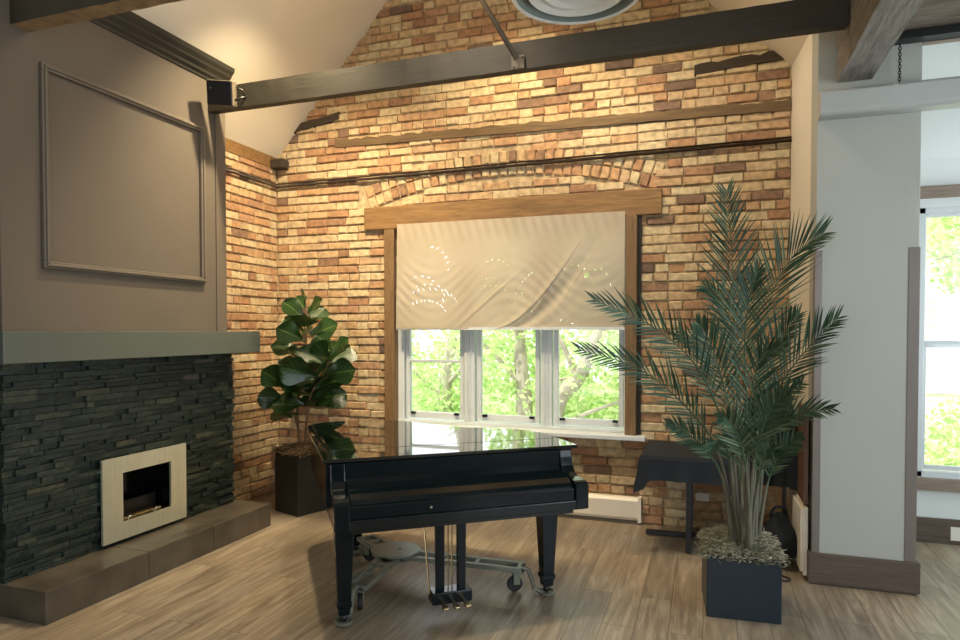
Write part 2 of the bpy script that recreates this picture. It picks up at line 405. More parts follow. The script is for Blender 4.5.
bk = struct(mb, 'wall_back', 'brick', 'old cream and orange brick wall with the wide window', fixn=False)
mo = MB()
rw = YB + .018; xo0, xo1, zo0, zo1 = OP
def gab(x0, x1):
    pts = [(x0, 0), (x1, 0), (x1, min(zl(x1), zr(x1)) + .1)]
    if x0 < RX < x1: pts.append((RX, RZ + .1))
    pts.append((x0, min(zl(x0), zr(x0)) + .1)); return pts
mo.prism(gab(XL - .3, xo0), rw, 6.0, 'y'); mo.prism(gab(xo1, .80), rw, 6.0, 'y')
mo.box(xo0, xo1, rw, 6.0, 0, zo0)
mo.prism([(xo0, zo1), (xo1, zo1), (xo1, zr(xo1) + .1), (RX, RZ + .1), (xo0, zl(xo0) + .1)], rw, 6.0, 'y')
mo.build('mortar_bed', 'mortar', bk)
# left brick wall
mb = MB()
for r in range(43):
    z = .035 + r * H; y = 4.3 + random.uniform(0, .02) - (.12 if r % 2 else 0); header = (r % 6 == 3)
    while y < YB:
        w = (.118 if header else (.235 if random.random() > .13 else .118)) * random.uniform(.96, 1.04)
        y0, y1 = y + .0035, min(y + w - .0035, YB - .002); y += w
        if y1 - y0 < .03 or z > 3.30: continue
        brick(mb, (y0 + y1) / 2, z, y1 - y0, H - .011, 'x', XL)
lw = struct(mb, 'wall_left', 'brick', 'narrow cream brick wall between fireplace and window wall', fixn=False)
MB().box(XL - .3, XL - .018, 4.2, YB + .1, 0, 3.5).build('mortar_bed', 'mortar', lw)
struct(MB().box(XL - .05, XL + .012, 4.55, YB, 3.315, 3.43), 'trim_1', 'lintel', 'pale wood plate along the top of the left brick wall')
struct(MB().box(XL - .3, XL, -3.3, 4.2, 0, 3.6), 'wall_left_front', 'darkwall', 'dark wall left of the fireplace')
# right white wall and pier
struct(MB().add([(XR, 4.95, 0), (.85, 4.95, 0), (.85, YB + .02, 0), (XK, YB + .02, 0), (XR, 4.95, 3.74), (.85, 4.95, 3.6), (.85, YB + .02, 3.6), (XK, YB + .02, 3.78)], [(0, 3, 2, 1), (4, 5, 6, 7), (0, 1, 5, 4), (1, 2, 6, 5), (2, 3, 7, 6), (3, 0, 4, 7)]), 'wall_right', 'plaster', 'cream side wall beside the palm')
struct(MB().box(XR, 1.25, 4.70, 4.95, 0, 3.72).box(XR, .80, 4.7, 4.95, 3.72, 3.9), 'wall_pier', 'white', 'pale grey end wall with dark baseboard', bevel=.006)
struct(MB().box(XR - .025, 1.275, 4.675, 4.975, .012, .205).box(XR - .012, 1.262, 4.687, 4.975, 0, .012), 'baseboard_pier', 'brown', 'dark brown baseboard around the pale end wall', bevel=.004)
for k, (a, b) in enumerate(((XR - .004, XR + .042), (1.192, 1.254))):
    struct(MB().box(a, b, 4.694, 4.76, .205, 2.17), 'trim_%d' % (k + 2), 'guard',
           ['metal corner guard on the left edge of the pale end wall', 'metal corner guard on the right edge of the pale end wall'][k], bevel=.002)
struct(MB().box(1.25, 4, 4.70, 4.74, 3.43, 3.72), 'wall_above_opening', 'white', 'wall strip above the opening to the side wing')
struct(MB().box(1.25, 4, 4.69, 4.74, 3.415, 3.43), 'trim_4', 'brownpale', 'thin tan edge above the side opening')
# rounded pale header
prof = [(4.70, 3.165), (4.62, 3.165), (4.60, 3.16), (4.575, 3.14), (4.575, 3.05)] + [(4.605 - .03 * math.cos(a), 3.03 - .03 * math.sin(a)) for a in [0, .5, 1, 1.5]] + [(4.66, 3.0), (4.70, 3.0)]
struct(MB().prism(prof, XR, 4, 'x'), 'trim_5', 'header', 'pale grey rounded header rail across the end wall', smooth=False, bevel=.004)
# far wing
struct(MB().box(.8, 1.57, 5.92, 6.1, 0, 3.2).box(2.75, 4, 5.92, 6.1, 0, 3.2).box(1.57, 2.75, 5.92, 6.1, 0, .508).box(1.57, 2.75, 5.92, 6.1, 2.606, 3.2),
       'wall_far', 'farwhite', 'pale far wall of the side wing')
struct(MB().box(.8, 4, 5.895, 5.92, 0, .195), 'baseboard_far', 'brown', 'brown baseboard under the side window', bevel=.003)
struct(MB().box(1.5, 2.85, 5.87, 5.92, .414, .508), 'trim_6', 'brownpale', 'brown wooden apron under the side window', bevel=.003)
struct(MB().box(1.5, 2.85, 5.88, 5.92, 2.675, 2.767), 'trim_7', 'brownpale', 'brown wooden strip above the side window', bevel=.003)
# unseen surroundings: right and rear walls with window openings
struct(MB().box(3.5, 3.7, -3.3, -.2, 0, 3.8).box(3.5, 3.7, 3.4, 6.1, 0, 3.8).box(3.5, 3.7, -.2, 3.4, 0, .7).box(3.5, 3.7, -.2, 3.4, 3.0, 3.8), 'wall_right_far', 'white', 'right wall with a wide window')
struct(MB().box(-4.5, -2.8, -3.3, -3.1, 0, 6.2).box(1.6, 3.7, -3.3, -3.1, 0, 4).box(-2.8, 1.6, -3.3, -3.1, 0, .7).box(-2.8, 1.6, -3.3, -3.1, 3.0, 6.2), 'wall_rear', 'white', 'rear wall with a wide window')

# ------------------------------------------------------------ back wall details
def sash(parent, x0, x1, z0, z1, y, rail=None, st=.04, top=True):
    s = MB().box(x0 - st, x0, y - .03, y + .03, z0 - st * 1.5, z1 + st).box(x1, x1 + st, y - .03, y + .03, z0 - st * 1.5, z1 + st)
    s.box(x0, x1, y - .03, y + .03, z0 - st * 1.5, z0).box(x0, x1, y - .03, y + .03, z1, z1 + st)
    if rail: s.box(x0, x1, y - .026, y + .026, rail - .014, rail + .014)
    o = s.build('sash', 'vinyl', parent, bevel=.004)
    MB().box(x0, x1, y - .003, y + .003, z0, z1).build('glass', 'glass', o)
    return o
w = MB()
for (a, b) in ((-2.84, -2.775), (-2.15, -2.045), (-1.405, -1.305), (-.665, -.64)):
    w.box(a, b, 5.749, 5.865, .785, 2.57)
w.box(-2.84, -.64, 5.745, 5.87, .762, .79).box(-2.84, -.64, 5.745, 5.87, 2.56, 2.64)
for xx in (-2.11, -2.085, -1.37, -1.34): w.box(xx - .004, xx + .004, 5.738, 5.76, .795, 2.55)
win = struct(w, 'window_1', 'vinyl', 'wide triple window with pale frame under a half drawn blind', bevel=.005)
for (a, b, rail) in ((-2.724, -2.20, 1.359), (-1.988, -1.464, None), (-1.251, -.712, None)):
    s = sash(win, a, b, .865, 2.52, 5.80, rail)
    for xx in (a + .02, b - .05):
        MB().box(xx, xx + .045, 5.745, 5.775, .845, .868).build('latch', 'black', s)
struct(MB().box(-2.86, -.47, 5.575, 5.76, .722, .76), 'trim_8', 'vinyl', 'cream window sill under the triple window', bevel=.006)
struct(MB().box(-3.16, -.35, 5.655, 5.76, 2.632, 2.85), 'trim_9', 'lintel', 'long wooden lintel above the triple window', bevel=.008)
struct(MB().box(-2.945, -2.838, 5.66, 5.76, .76, 2.632), 'trim_10', 'casing', 'wooden casing left of the triple window', bevel=.005)
struct(MB().box(-.645, -.55, 5.64, 5.74, .76, 2.632), 'trim_11', 'casing', 'wooden casing right of the triple window', bevel=.005)
struct(MB().box(-.55, -.515, 5.675, 5.72, .76, 2.632), 'trim_12', 'casing_dark', 'dark gap strip beside the right window casing')

# blind
NX, NZ = 420, 200; bx0, bx1, bz0, bz1 = -2.79, -.648, 1.672, 2.668
pts = []; nz = noise.noise
def crease(u, v):                      # curved diagonal fold from bottom middle to the upper right
    uc = .47 + .42 * v ** .62
    return u - uc
for j in range(NZ + 1):
    for i in range(NX + 1):
        u, v = i / NX, j / NZ
        c = crease(u, v); amp = math.exp(-((v - .3) / .42) ** 2)
        y = .022 * amp * math.exp(-(c / .035) ** 2) * (1 if c < 0 else .5) - .016 * amp * math.exp(-((c - .06) / .04) ** 2)
        y += .012 * (1 - v) ** 2 * math.sin(u * 5 + 1) + .005 * nz(Vector((u * 3, v * 3, 1)))
        y += .0026 * math.sin(60 * (v + .25 * math.sin(u * 9))) * math.exp(-((v - .35) / .25) ** 2) * (.4 + abs(nz(Vector((u * 5, v * 2, 4)))))
        y += .0022 * math.sin(150 * u + 20 * v) * math.exp(-((v - .95) / .12) ** 2)
        for (ca, cb, cc, cw) in ((.62, .28, .10, .010), (.74, .30, .22, .008), (.30, .55, .03, .010), (.58, .18, .02, .008)):
            q2 = u - (ca + cb * (v - cc)); y += .006 * math.exp(-(q2 / cw) ** 2) * math.exp(-((v - cc - .25) / .22) ** 2)
        y += .0035 * math.sin(70 * c) * amp * math.exp(-((c - .03) / .16) ** 2)
        sag = -.006 * math.sin(PI * u) * (1 - v) + .003 * math.exp(-((u - .52) / .08) ** 2) * (1 - v) ** 3
        pts.append((bx0 + (bx1 - bx0) * u - .01 * (1 - v), 5.635 - y * .9, bz0 + (bz1 - bz0) * v + sag))
light_holes = set()  # cut-outs shaped to imitate bright sun spots on the fabric
def light_slit(u, v, ang, ln):
    ln = int(ln * 1.4 + .5)
    for k in range(ln):
        uu = u * NX + k * math.cos(ang) - ln / 2 * math.cos(ang); vv = v * NZ + k * math.sin(ang) - ln / 2 * math.sin(ang)
        light_holes.add((int(uu), int(vv)))
rd = random.Random(3)
for (cu, cv, ru, rv, a0, a1, n, ln, lean) in ((.14, .12, .10, .15, .4, 2.6, 12, 3, 2.2), (.16, .22, .13, .16, .2, 2.2, 10, 3, 2.1), (.17, .55, .08, .22, .0, 1.5, 6, 3, .5),
        (.44, .05, .10, .42, 1.0, 2.9, 12, 1, .3), (.46, .15, .13, .48, .2, 2.2, 12, 2, .4), (.45, .10, .11, .30, .2, 2.9, 14, 2, .5), (.15, .30, .10, .12, .2, 2.9, 8, 3, 2.3), (.12, .42, .06, .08, .4, 2.6, 5, 3, 2.9), (.66, .12, .12, .40, 1.0, 2.6, 12, 2, 1.0), (.58, .02, .05, .28, .2, 2.5, 8, 2, 1.2), (.80, .22, .09, .34, 2.0, -.3, 9, 2, 1.3), (.9, .3, .05, .22, 2.4, -.6, 7, 3, 1.9), (.74, .0, .07, .08, .2, 2.8, 7, 2, .4)):
    for i in range(n):
        a = a0 + (a1 - a0) * i / (n - 1) + rd.uniform(-.04, .04)
        light_slit(cu + ru * math.cos(a), cv + rv * math.sin(a), lean + rd.uniform(-.3, .3), ln + (rd.random() > .7))
light_slit(.845, .47, 1.2, 7); light_slit(.85, .46, 1.2, 6); light_slit(.855, .47, 1.2, 5); light_slit(.225, .27, 2, 5); light_slit(.23, .32, 2, 4)
fs = []
for j in range(NZ):
    for i in range(NX):
        if (i, j) in light_holes: continue
        q = j * (NX + 1) + i; fs.append((q, q + 1, q + NX + 2, q + NX + 1))
bl = empty('roller_blind', (0, 0, 0), 'beige creased fabric roller blind half covering the triple window', 'window blind')
MB().add(pts, fs).build('fabric', 'blind', bl, smooth=True)
MB().tube([(bx0, 5.70, 2.60), (bx1, 5.70, 2.60)], .03, 12).build('roller_tube', 'vinyl', bl, smooth=True)
MB().box(bx0 - .01, bx1, 5.63, 5.646, bz0 - .012, bz0 + .012).build('hem_bar', 'vinyl', bl)

def timber(name, x0, x1, z0a, z1a, z0b, z1b, m, label, y=YB - .02, rag=.01):
    n = int((x1 - x0) / .06); top = []; bot = []
    for i in range(n + 1):
        t = i / n; x = x0 + (x1 - x0) * t
        top.append((x, z1a + (z1b - z1a) * t + random.uniform(-rag, rag))); bot.append((x, z0a + (z0b - z0a) * t + random.uniform(-rag, rag) * .3))
    mb = MB(); v = [(x, y, z) for x, z in bot] + [(x, y, z) for x, z in top] + [(x, YB + .03, z) for x, z in bot] + [(x, YB + .03, z) for x, z in top]
    k = n + 1; fs = []
    for i in range(n): fs += [(i, i + 1, k + i + 1, k + i), (2 * k + i, 3 * k + i, 3 * k + i + 1, 2 * k + i + 1), (i, 2 * k + i, 2 * k + i + 1, i + 1), (k + i, k + i + 1, 3 * k + i + 1, 3 * k + i)]
    fs += [(0, k, 3 * k, 2 * k), (n, 2 * k + n, 3 * k + n, k + n)]
    return tag(mb.add(v, fs).build(name, m), label, 'timber')
timber('embedded_timber', -3.50, .63, 3.475, 3.55, 3.395, 3.475, 'embed', 'long brown timber set into the brick above the black pipe', rag=.012)
timber('embedded_timber', -4.02, -3.45, 3.66, 3.73, 3.75, 3.81, 'embed_dark', 'short dark charred timber in the brick near the left slope', rag=.02)
timber('embedded_timber', -.10, .58, 3.76, 3.84, 3.80, 3.87, 'embed_dark', 'short dark timber in the brick near the right slope', rag=.012)
p = MB()
p.tube([(XL + .03, 4.6, 3.13), (XL + .03, YB - .03, 3.13), (XK, YB - .03, 3.15)], .013, 8).tube([(XL + .022, 4.6, 3.158), (XL + .022, YB - .022, 3.158), (XK, YB - .022, 3.178)], .008, 8)
tag(p.build('conduit', 'conduit', smooth=True), 'thin dark double conduit running along both brick walls', 'conduit')
tag(MB().box(XL, XL + .16, YB - .12, YB, 3.30, 3.40).build('dark_hole_block', 'embed_dark', bevel=.02), 'small dark block for the dark hole in the upper left brick corner', 'timber')  # dark block standing in for the dark hole at this corner

# ------------------------------------------------------------ fireplace
XC = -3.80
fp = empty('fireplace', (XC, 3.58, 0), 'tall taupe chimney breast with black stone facing, mantel shelf and raised hearth', 'fireplace')
def fpart(mb, name, mat, par=None, **k):
    return mb.shift((-XC, -3.58, 0)).build(name, mat, par or fp, **k)
fpart(MB().prism([(XL, 1.47), (XC, 1.47), (XC, 3.80), (XL, 3.80)], 2.62, 4.46, 'y').box(XL - .05, XC - .04, 2.63, 3.38, 0, 1.45).box(XL - .05, XC - .04, 3.835, 4.50, 0, 1.45)
      .box(XL - .05, XC - .04, 3.38, 3.835, 0, .32).box(XL - .05, XC - .04, 3.38, 3.835, .69, 1.47),
      'chimney_breast', 'chim')
fpart(MB().box(XC, XC + .012, 4.345, 4.46, 1.64, 3.70), 'corner_board', 'chimtrim', bevel=.003)
# crown moulding swept along Y
cp = [(XC, 3.665), (XC + .012, 3.665), (XC + .016, 3.685), (XC + .036, 3.70), (XC + .04, 3.72), (XC + .07, 3.745), (XC + .075, 3.76), (XC + .10, 3.785), (XC + .105, 3.81), (XC + .105, 3.82), (XC - .1, 3.82), (XC - .1, 3.70)]
fpart(MB().prism(cp, 2.62, 4.47, 'y'), 'crown_molding', 'crown', bevel=.003)
# panel moulding
def frame_ring(y0, y1, z0, z1, w, d, x):
    m = MB()
    for (a, b, c, e) in ((y0, y1, z0, z0 + w), (y0, y1, z1 - w, z1), (y0, y0 + w, z0 + w, z1 - w), (y1 - w, y1, z0 + w, z1 - w)):
        m.box(x, x + d, a, b, c, e)
    return m
pm = frame_ring(2.86, 4.21, 2.03, 3.27, .045, .028, XC); 
fr2 = frame_ring(2.872, 4.198, 2.042, 3.258, .018, .040, XC); pm.add(fr2.v, fr2.f)
fpart(pm, 'panel_molding', 'chimtrim', bevel=.006)
# ledger stone
mb = MB(); z = .19
while z < 1.455:
    h = random.choice((.022, .028, .034, .040)); y = 2.62 - random.uniform(0, .1)
    if 1.466 - z < h + .02: h = 1.466 - z
    while y < 4.55:
        w = random.uniform(.04, .12) if random.random() < .35 else random.uniform(.12, .30); y0, y1 = max(y, 2.615), min(y + w, 4.545 + random.uniform(-.006, .006)); y += w
        if y1 - y0 < .02: continue
        if z + h > .31 and z < .70 and y1 > 3.37 and y0 < 3.845:
            if y0 < 3.30: y1 = min(y1, 3.37)
            elif y1 > 3.90: y0 = max(y0, 3.845)
            else: continue
        d = random.uniform(-.022, .012) - (.02 if random.random() < .06 else 0); e = random.uniform(-.006, .006)
        v = [(XC - .07, y0, z), (XC - .07, y1, z), (XC - .07, y1, z + h), (XC - .07, y0, z + h),
             (XC + d, y0 + .001, z + .001), (XC + d + e, y1 - .001, z + .001), (XC + d + e, y1 - .001, z + h - .002), (XC + d, y0 + .001, z + h - .002)]
        mb.add(v, [(4, 5, 6, 7), (0, 1, 5, 4), (1, 2, 6, 5), (2, 3, 7, 6), (3, 0, 4, 7)])
    z += h
fpart(mb, 'stone_facing', 'ledge', fixn=False)
fpart(MB().box(XL, -3.62, 2.50, 4.67, 1.467, 1.648), 'mantel_shelf', 'mantel', bevel=.004)
yy = [2.605, 3.32, 3.92, 4.6]
for k in range(3):
    fpart(MB().box(-3.97, -3.47, yy[k] + .0015, yy[k + 1] - .0015, 0, .19), 'hearth_slab', 'hearth', bevel=.006)
fi = empty('fireplace_insert', (XC, 3.6, .21), 'square brushed steel fireplace insert with black opening in the stone facing', 'fireplace insert')
def ipart(mb, name, mat, **k):
    return mb.shift((-XC, -3.6, -.21)).build(name, mat, fi, **k)
a0, a1, b0, b1 = 3.235, 3.97, .218, .788; c0, c1, d0, d1 = 3.395, 3.82, .334, .676
s = MB()
for (a, b, c, e) in ((a0, a1, b0, d0), (a0, a1, d1, b1), (a0, c0, d0, d1), (c1, a1, d0, d1)): s.box(XC + .012, XC + .03, a, b, c, e)
ipart(s, 'steel_frame', 'steel')
ipart(MB().box(XC - .05, XC + .02, a0 + .02, a1 - .02, b0 - .012, b0 + .03).box(XC - .22, XC - .2, c0, c1, d0, d1).box(XC - .22, XC + .013, c0, c1, d1, d1 + .01).box(XC - .22, XC + .013, c0, c1, d0 - .01, d0).box(XC - .22, XC + .013, c0 - .01, c0, d0, d1).box(XC - .22, XC + .013, c1, c1 + .01, d0, d1), 'firebox', 'blackglass')
ipart(MB().box(XC - .10, XC - .09, c0 + .01, c1 - .03, d0 + .01, d0 + .11), 'glass_guard', 'black')
ipart(MB().box(XC - .06, XC - .01, c0 + .03, c1 - .06, d0, d0 + .02), 'burner_tray', 'brass')
for yk in (3.45, 3.68): ipart(MB().lathe([(0, -.0), (.011, .004), (.014, .014), (.009, .026), (0, .028)], (XC + .012, yk, d0 + .028), 12, axis='x').tube([(XC + .01, yk, d0), (XC + .01, yk, d0 + .025)], .005, 6), 'knob', 'chrome', smooth=True)

# ------------------------------------------------------------ ceiling beams
def beam(name, m, x0, x1, y0, y1, z0, z1, label, ax='x', under=None, rag=.0012):
    """a long sawn beam with slightly uneven edges"""
    n = int(((x1 - x0) if ax == 'x' else (y1 - y0)) / .08); mb = MB(); v = []
    for i in range(n + 1):
        t = i / n; j = lambda: random.uniform(-rag, rag)
        if ax == 'x':
            x = x0 + (x1 - x0) * t; v += [(x, y0 + j(), z0 + j()), (x, y1 + j(), z0 + j()), (x, y1 + j(), z1 + j()), (x, y0 + j(), z1 + j())]
        else:
            y = y0 + (y1 - y0) * t; v += [(x0 + j(), y, z0 + j()), (x1 + j(), y, z0 + j()), (x1 + j(), y, z1 + j()), (x0 + j(), y, z1 + j())]
    fs = []; mi = []
    for i in range(n):
        for k in range(4): fs.append((i * 4 + k, i * 4 + (k + 1) % 4, i * 4 + 4 + (k + 1) % 4, i * 4 + 4 + k)); mi.append(1 if k == 0 and under else 0)
    fs += [(0, 1, 2, 3), (n * 4, n * 4 + 3, n * 4 + 2, n * 4 + 1)]; mi += [0, 0]
    mb.add(v, fs); mb.mi = mi
    return tag(mb.build(name, [m, under] if under else m), label, 'ceiling beam')
beam('ceiling_beam', 'beam', XC + .002, .765, 4.27, 4.34, 3.415, 3.60, 'dark stained tie beam crossing the room in front of the brick gable')
beam('ceiling_beam', 'beam', XC + .002, .765, 2.69, 2.80, 3.415, 3.62, 'dark tie beam at the top left corner, nearer than the speaker', under='beamrough', rag=.003)
beam('ceiling_beam', 'beamY', .775, .970, -2.5, 4.66, 3.22, 3.70, 'big weathered grey timber running from the pale end wall towards the viewer', ax='y', rag=.003)
beam('ceiling_beam', 'beamgrey', .99, 3.3, 4.50, 4.64, 3.475, 3.62, 'grey rough timber at the top right corner above the side opening')
tag(MB().box(.99, 3.3, 4.60, 4.69, 3.42, 3.468).build('dark_gap_strip', 'black'), 'black strip for the dark gap under the grey rough timber at top right', 'dark strip')  # black box standing in for the dark gap below the timber
# chain
ch = MB()
for k in range(13):
    cz = 3.395 - k * .0185; c = Vector((1.112, 4.63, cz)); pts_ = []
    for q in range(13):
        a = 2 * PI * q / 12; u_, v_ = .0075 * math.cos(a), .013 * math.sin(a)
        pts_.append(c + (Vector((u_, 0, v_)) if k % 2 else Vector((0, u_, v_))))
    ch.tube(pts_, .0026, 5, cap=False)
tag(ch.build('chain', 'black', smooth=True), 'short dark chain hanging down to the pale header rail', 'chain')
# brace rod from the beam
br = empty('brace_rod', (-1.205, 4.26, 3.46), 'metal brace rod bolted to the dark tie beam and rising to the roof', 'metal rod')
O_ = Vector(br.location)
MB().tube([Vector((-1.205, 4.235, 3.47)) - O_, Vector((-1.389, 4.05, 3.804)) - O_, Vector((-1.85, 3.60, 4.64)) - O_], .017, 12).build('rod', 'dusty', br, smooth=True)
MB().box(-.045, .045, -.004, .006, -.045, .045).lathe([(0, -.018), (.008, -.018), (.008, 0)], (.03, 0, .03), 8, axis='y').lathe([(0, -.018), (.008, -.018), (.008, 0)], (-.03, 0, -.03), 8, axis='y').build('bracket', 'dusty', br, bevel=.002)
# air diffuser on its duct
df = empty('ceiling_diffuser', (-.665, 3.52, 3.47), 'round white ceiling air diffuser with concentric rings', 'air diffuser')
MB().lathe([(.352, .012), (.358, .0), (.352, -.006), (.334, -.004), (.334, .004), (.352, .012)], n=64).build('rim', 'aluminium', df)
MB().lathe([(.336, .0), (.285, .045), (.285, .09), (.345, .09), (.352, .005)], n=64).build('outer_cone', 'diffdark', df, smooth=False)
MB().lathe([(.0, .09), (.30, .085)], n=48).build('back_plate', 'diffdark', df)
for R_, z_ in ((.268, .004), (.190, .010), (.118, .016)):
    MB().lathe([(R_, z_), (R_ - .004, z_ - .004), (R_ - .064, z_ + .022), (R_ - .062, z_ + .030), (R_, z_)], n=64).build('ring', 'aluminium', df, smooth=False)
MB().lathe([(0, .0), (.05, .0), (.055, .006), (.03, .04), (0, .04)], n=32).build('centre_cone', 'aluminium', df, smooth=True)
MB().lathe([(.20, .09), (.20, 1.45)], n=32).build('duct', 'aluminium', df, smooth=True)
# wall speaker
sp = empty('wall_speaker', (-3.56, 4.17, 3.49), 'small black loudspeaker on a bracket at the beam end by the fireplace', 'speaker', math.radians(14))
SB = MB().prism([(-.105, -.055), (.105, -.055), (.085, .06), (-.085, .06)], -.085, .10)
SB.v = [(x, y, z) for x, y, z in SB.v]
sb = SB.build('cabinet', 'dusty', sp, bevel=.008); sb.rotation_euler = (math.radians(14), math.radians(5), 0)
gr = MB().box(-.10, .10, -.068, -.052, -.08, .095).build('grille', 'black', sp, bevel=.005); gr.rotation_euler = sb.rotation_euler
bd = MB().lathe([(0, -.074), (.007, -.074), (.007, -.06)], (-.065, 0, .04), 12, axis='y').build('badge', 'chrome', sp); bd.rotation_euler = sb.rotation_euler
MB().tube([(.085, .0, -.05), (.14, .02, -.02), (.15, .07, .0), (.12, .085, .03)], .010, 8).tube([(.08, .01, .07), (.14, .03, .04), (.15, .06, .0)], .007, 8).build('bracket', 'black', sp, smooth=True)

# ------------------------------------------------------------ grand piano
pa = math.radians(37.5)
PO = (-1.811, 2.918, 0)
pn = empty('grand_piano', PO, 'black lacquered grand piano with closed lid standing on a wheeled dolly', 'piano', pa)
W_ = 1.475
def lidoutline(off=0, v0=.22):
    pts = [(-.02 - off, v0), (-.02 - off, 1.50), (.0 - off * .7, 1.62 + off * .5), (.10, 1.71 + off), (.26, 1.745 + off), (.44, 1.735 + off), (.60 + off * .5, 1.67 + off), (.73 + off, 1.55 + off * .5),
           (.84 + off, 1.38), (.96 + off, 1.22), (1.10 + off, 1.09 + off), (1.25 + off * .7, 1.0 + off), (1.38 + off, .90 + off), (1.45 + off, .78), (1.49 + off, .62), (1.49 + off, v0)]
    # smooth the curved stretch
    c = catmull([(x, y, 0) for x, y in pts[1:-1]], 60)
    return [pts[0]] + [(p.x, p.y) for p in c] + [pts[-1]]
case = lidoutline(0, .26)
MB().prism(case, .665, .915).build('case', 'piano', pn, bevel=.004)
MB().prism(lidoutline(-.03, .30), .64, .665).build('bottom_rim', 'pianomat', pn)
lo = lidoutline(.02, .50)
MB().prism(lo, .92, .942).build('lid', 'pianolid', pn, bevel=.005)
MB().box(-.04, 1.51, .215, .495, .92, .942).build('lid_flap', 'pianolid', pn, bevel=.005)
arm = [(0, .60), (-.002, .735), (.012, .757), (.04, .765), (.13, .768), (.175, .785), (.205, .82), (.22, .87), (.225, .917), (.30, .917), (.30, .60)]
for a, b in ((-.0, .085), (W_ - .085, W_)): MB().prism(arm, a, b, 'x').build('arm', 'piano', pn, bevel=.008)
MB().prism([(.035, .70), (.03, .728), (.05, .752), (.10, .772), (.16, .782), (.20, .80), (.218, .83), (.222, .917), (.26, .917), (.26, .70)], .087, W_ - .087, 'x').build('fallboard', 'piano', pn, bevel=.006)
MB().box(.087, W_ - .087, .010, .034, .655, .725).build('key_slip', 'piano', pn, bevel=.006)
kb = MB().box(.0, W_, .004, .9, .60, .655).build('keybed', 'pianomat', pn, bevel=.006)
MB().box(.087, W_ - .087, .03, .9, .575, .60).build('keybed_frame', 'pianomat', pn)
MB().lathe([(0, -.004), (.007, -.004), (.009, 0)], (.52, .010, .69), 12, axis='y').build('lock', 'chrome', pn)
def leg(u, v, lift=.035):
    m = MB(); q = [(.055, .60), (.055, .575), (.050, .565), (.052, .50), (.036, .145), (.042, .135), (.042, .115), (.034, .105), (.032, lift + .045), (.030, lift + .03)]
    base = 0; vs = []; fs = []
    for h, z in q: vs += [(u - h, v - h, z), (u + h, v - h, z), (u + h, v + h, z), (u - h, v + h, z)]
    for i in range(len(q) - 1):
        for k in range(4): fs.append((i * 4 + k, i * 4 + (k + 1) % 4, i * 4 + 4 + (k + 1) % 4, i * 4 + 4 + k))
    fs += [(0, 1, 2, 3), tuple(len(vs) - 4 + k for k in range(4))]
    o = m.add(vs, fs).build('leg', 'piano', pn, bevel=.003)
    MB().lathe([(0, 0.0), (.018, .0), (.022, .016), (.018, .04), (0, .04)], (u, v, lift - .008), 14).build('caster', 'black', o, smooth=True)
leg(.075, .25); leg(1.325, .27); leg(.30, 1.42)
LU = .03
ly = MB().prism([(.60, .60), (.60, .575), (.52, .22), (.56, .22)][:0] or [(.565, .575), (.620, .575), (.616, .14), (.568, .14)], .20, .235, 'y')
ly.prism([(.695, .575), (.750, .575), (.746, .14), (.698, .14)], .20, .235, 'y').box(.56, .735, .195, .24, .56, .60)
lyo = ly.box(.535, .775, .165, .27, .075, .145).shift((LU, 0, 0)).build('pedal_lyre', 'piano', pn, bevel=.006)
MB().tube([(.645, .225, .14), (.645, .225, .575)], .0045, 6).tube([(.668, .225, .14), (.668, .225, .575)], .0045, 6).tube([(.62, .225, .14), (.62, .225, .575)], .0035, 6).shift((LU, 0, 0)).build('pedal_rod', 'brass', lyo)
MB().tube([(.535, .235, .12), (.52, .34, .60)], .006, 6).shift((LU, 0, 0)).build('lyre_brace', 'brass', lyo)
for u in (.59, .655, .72):
    MB().prism([(u - .009, .17), (u - .009, .125), (u - .020, .085), (u - .014, .055), (u + .014, .055), (u + .020, .085), (u + .009, .125), (u + .009, .17)], .085, .098).shift((LU, 0, 0)).build('pedal', 'brass', lyo, bevel=.003)

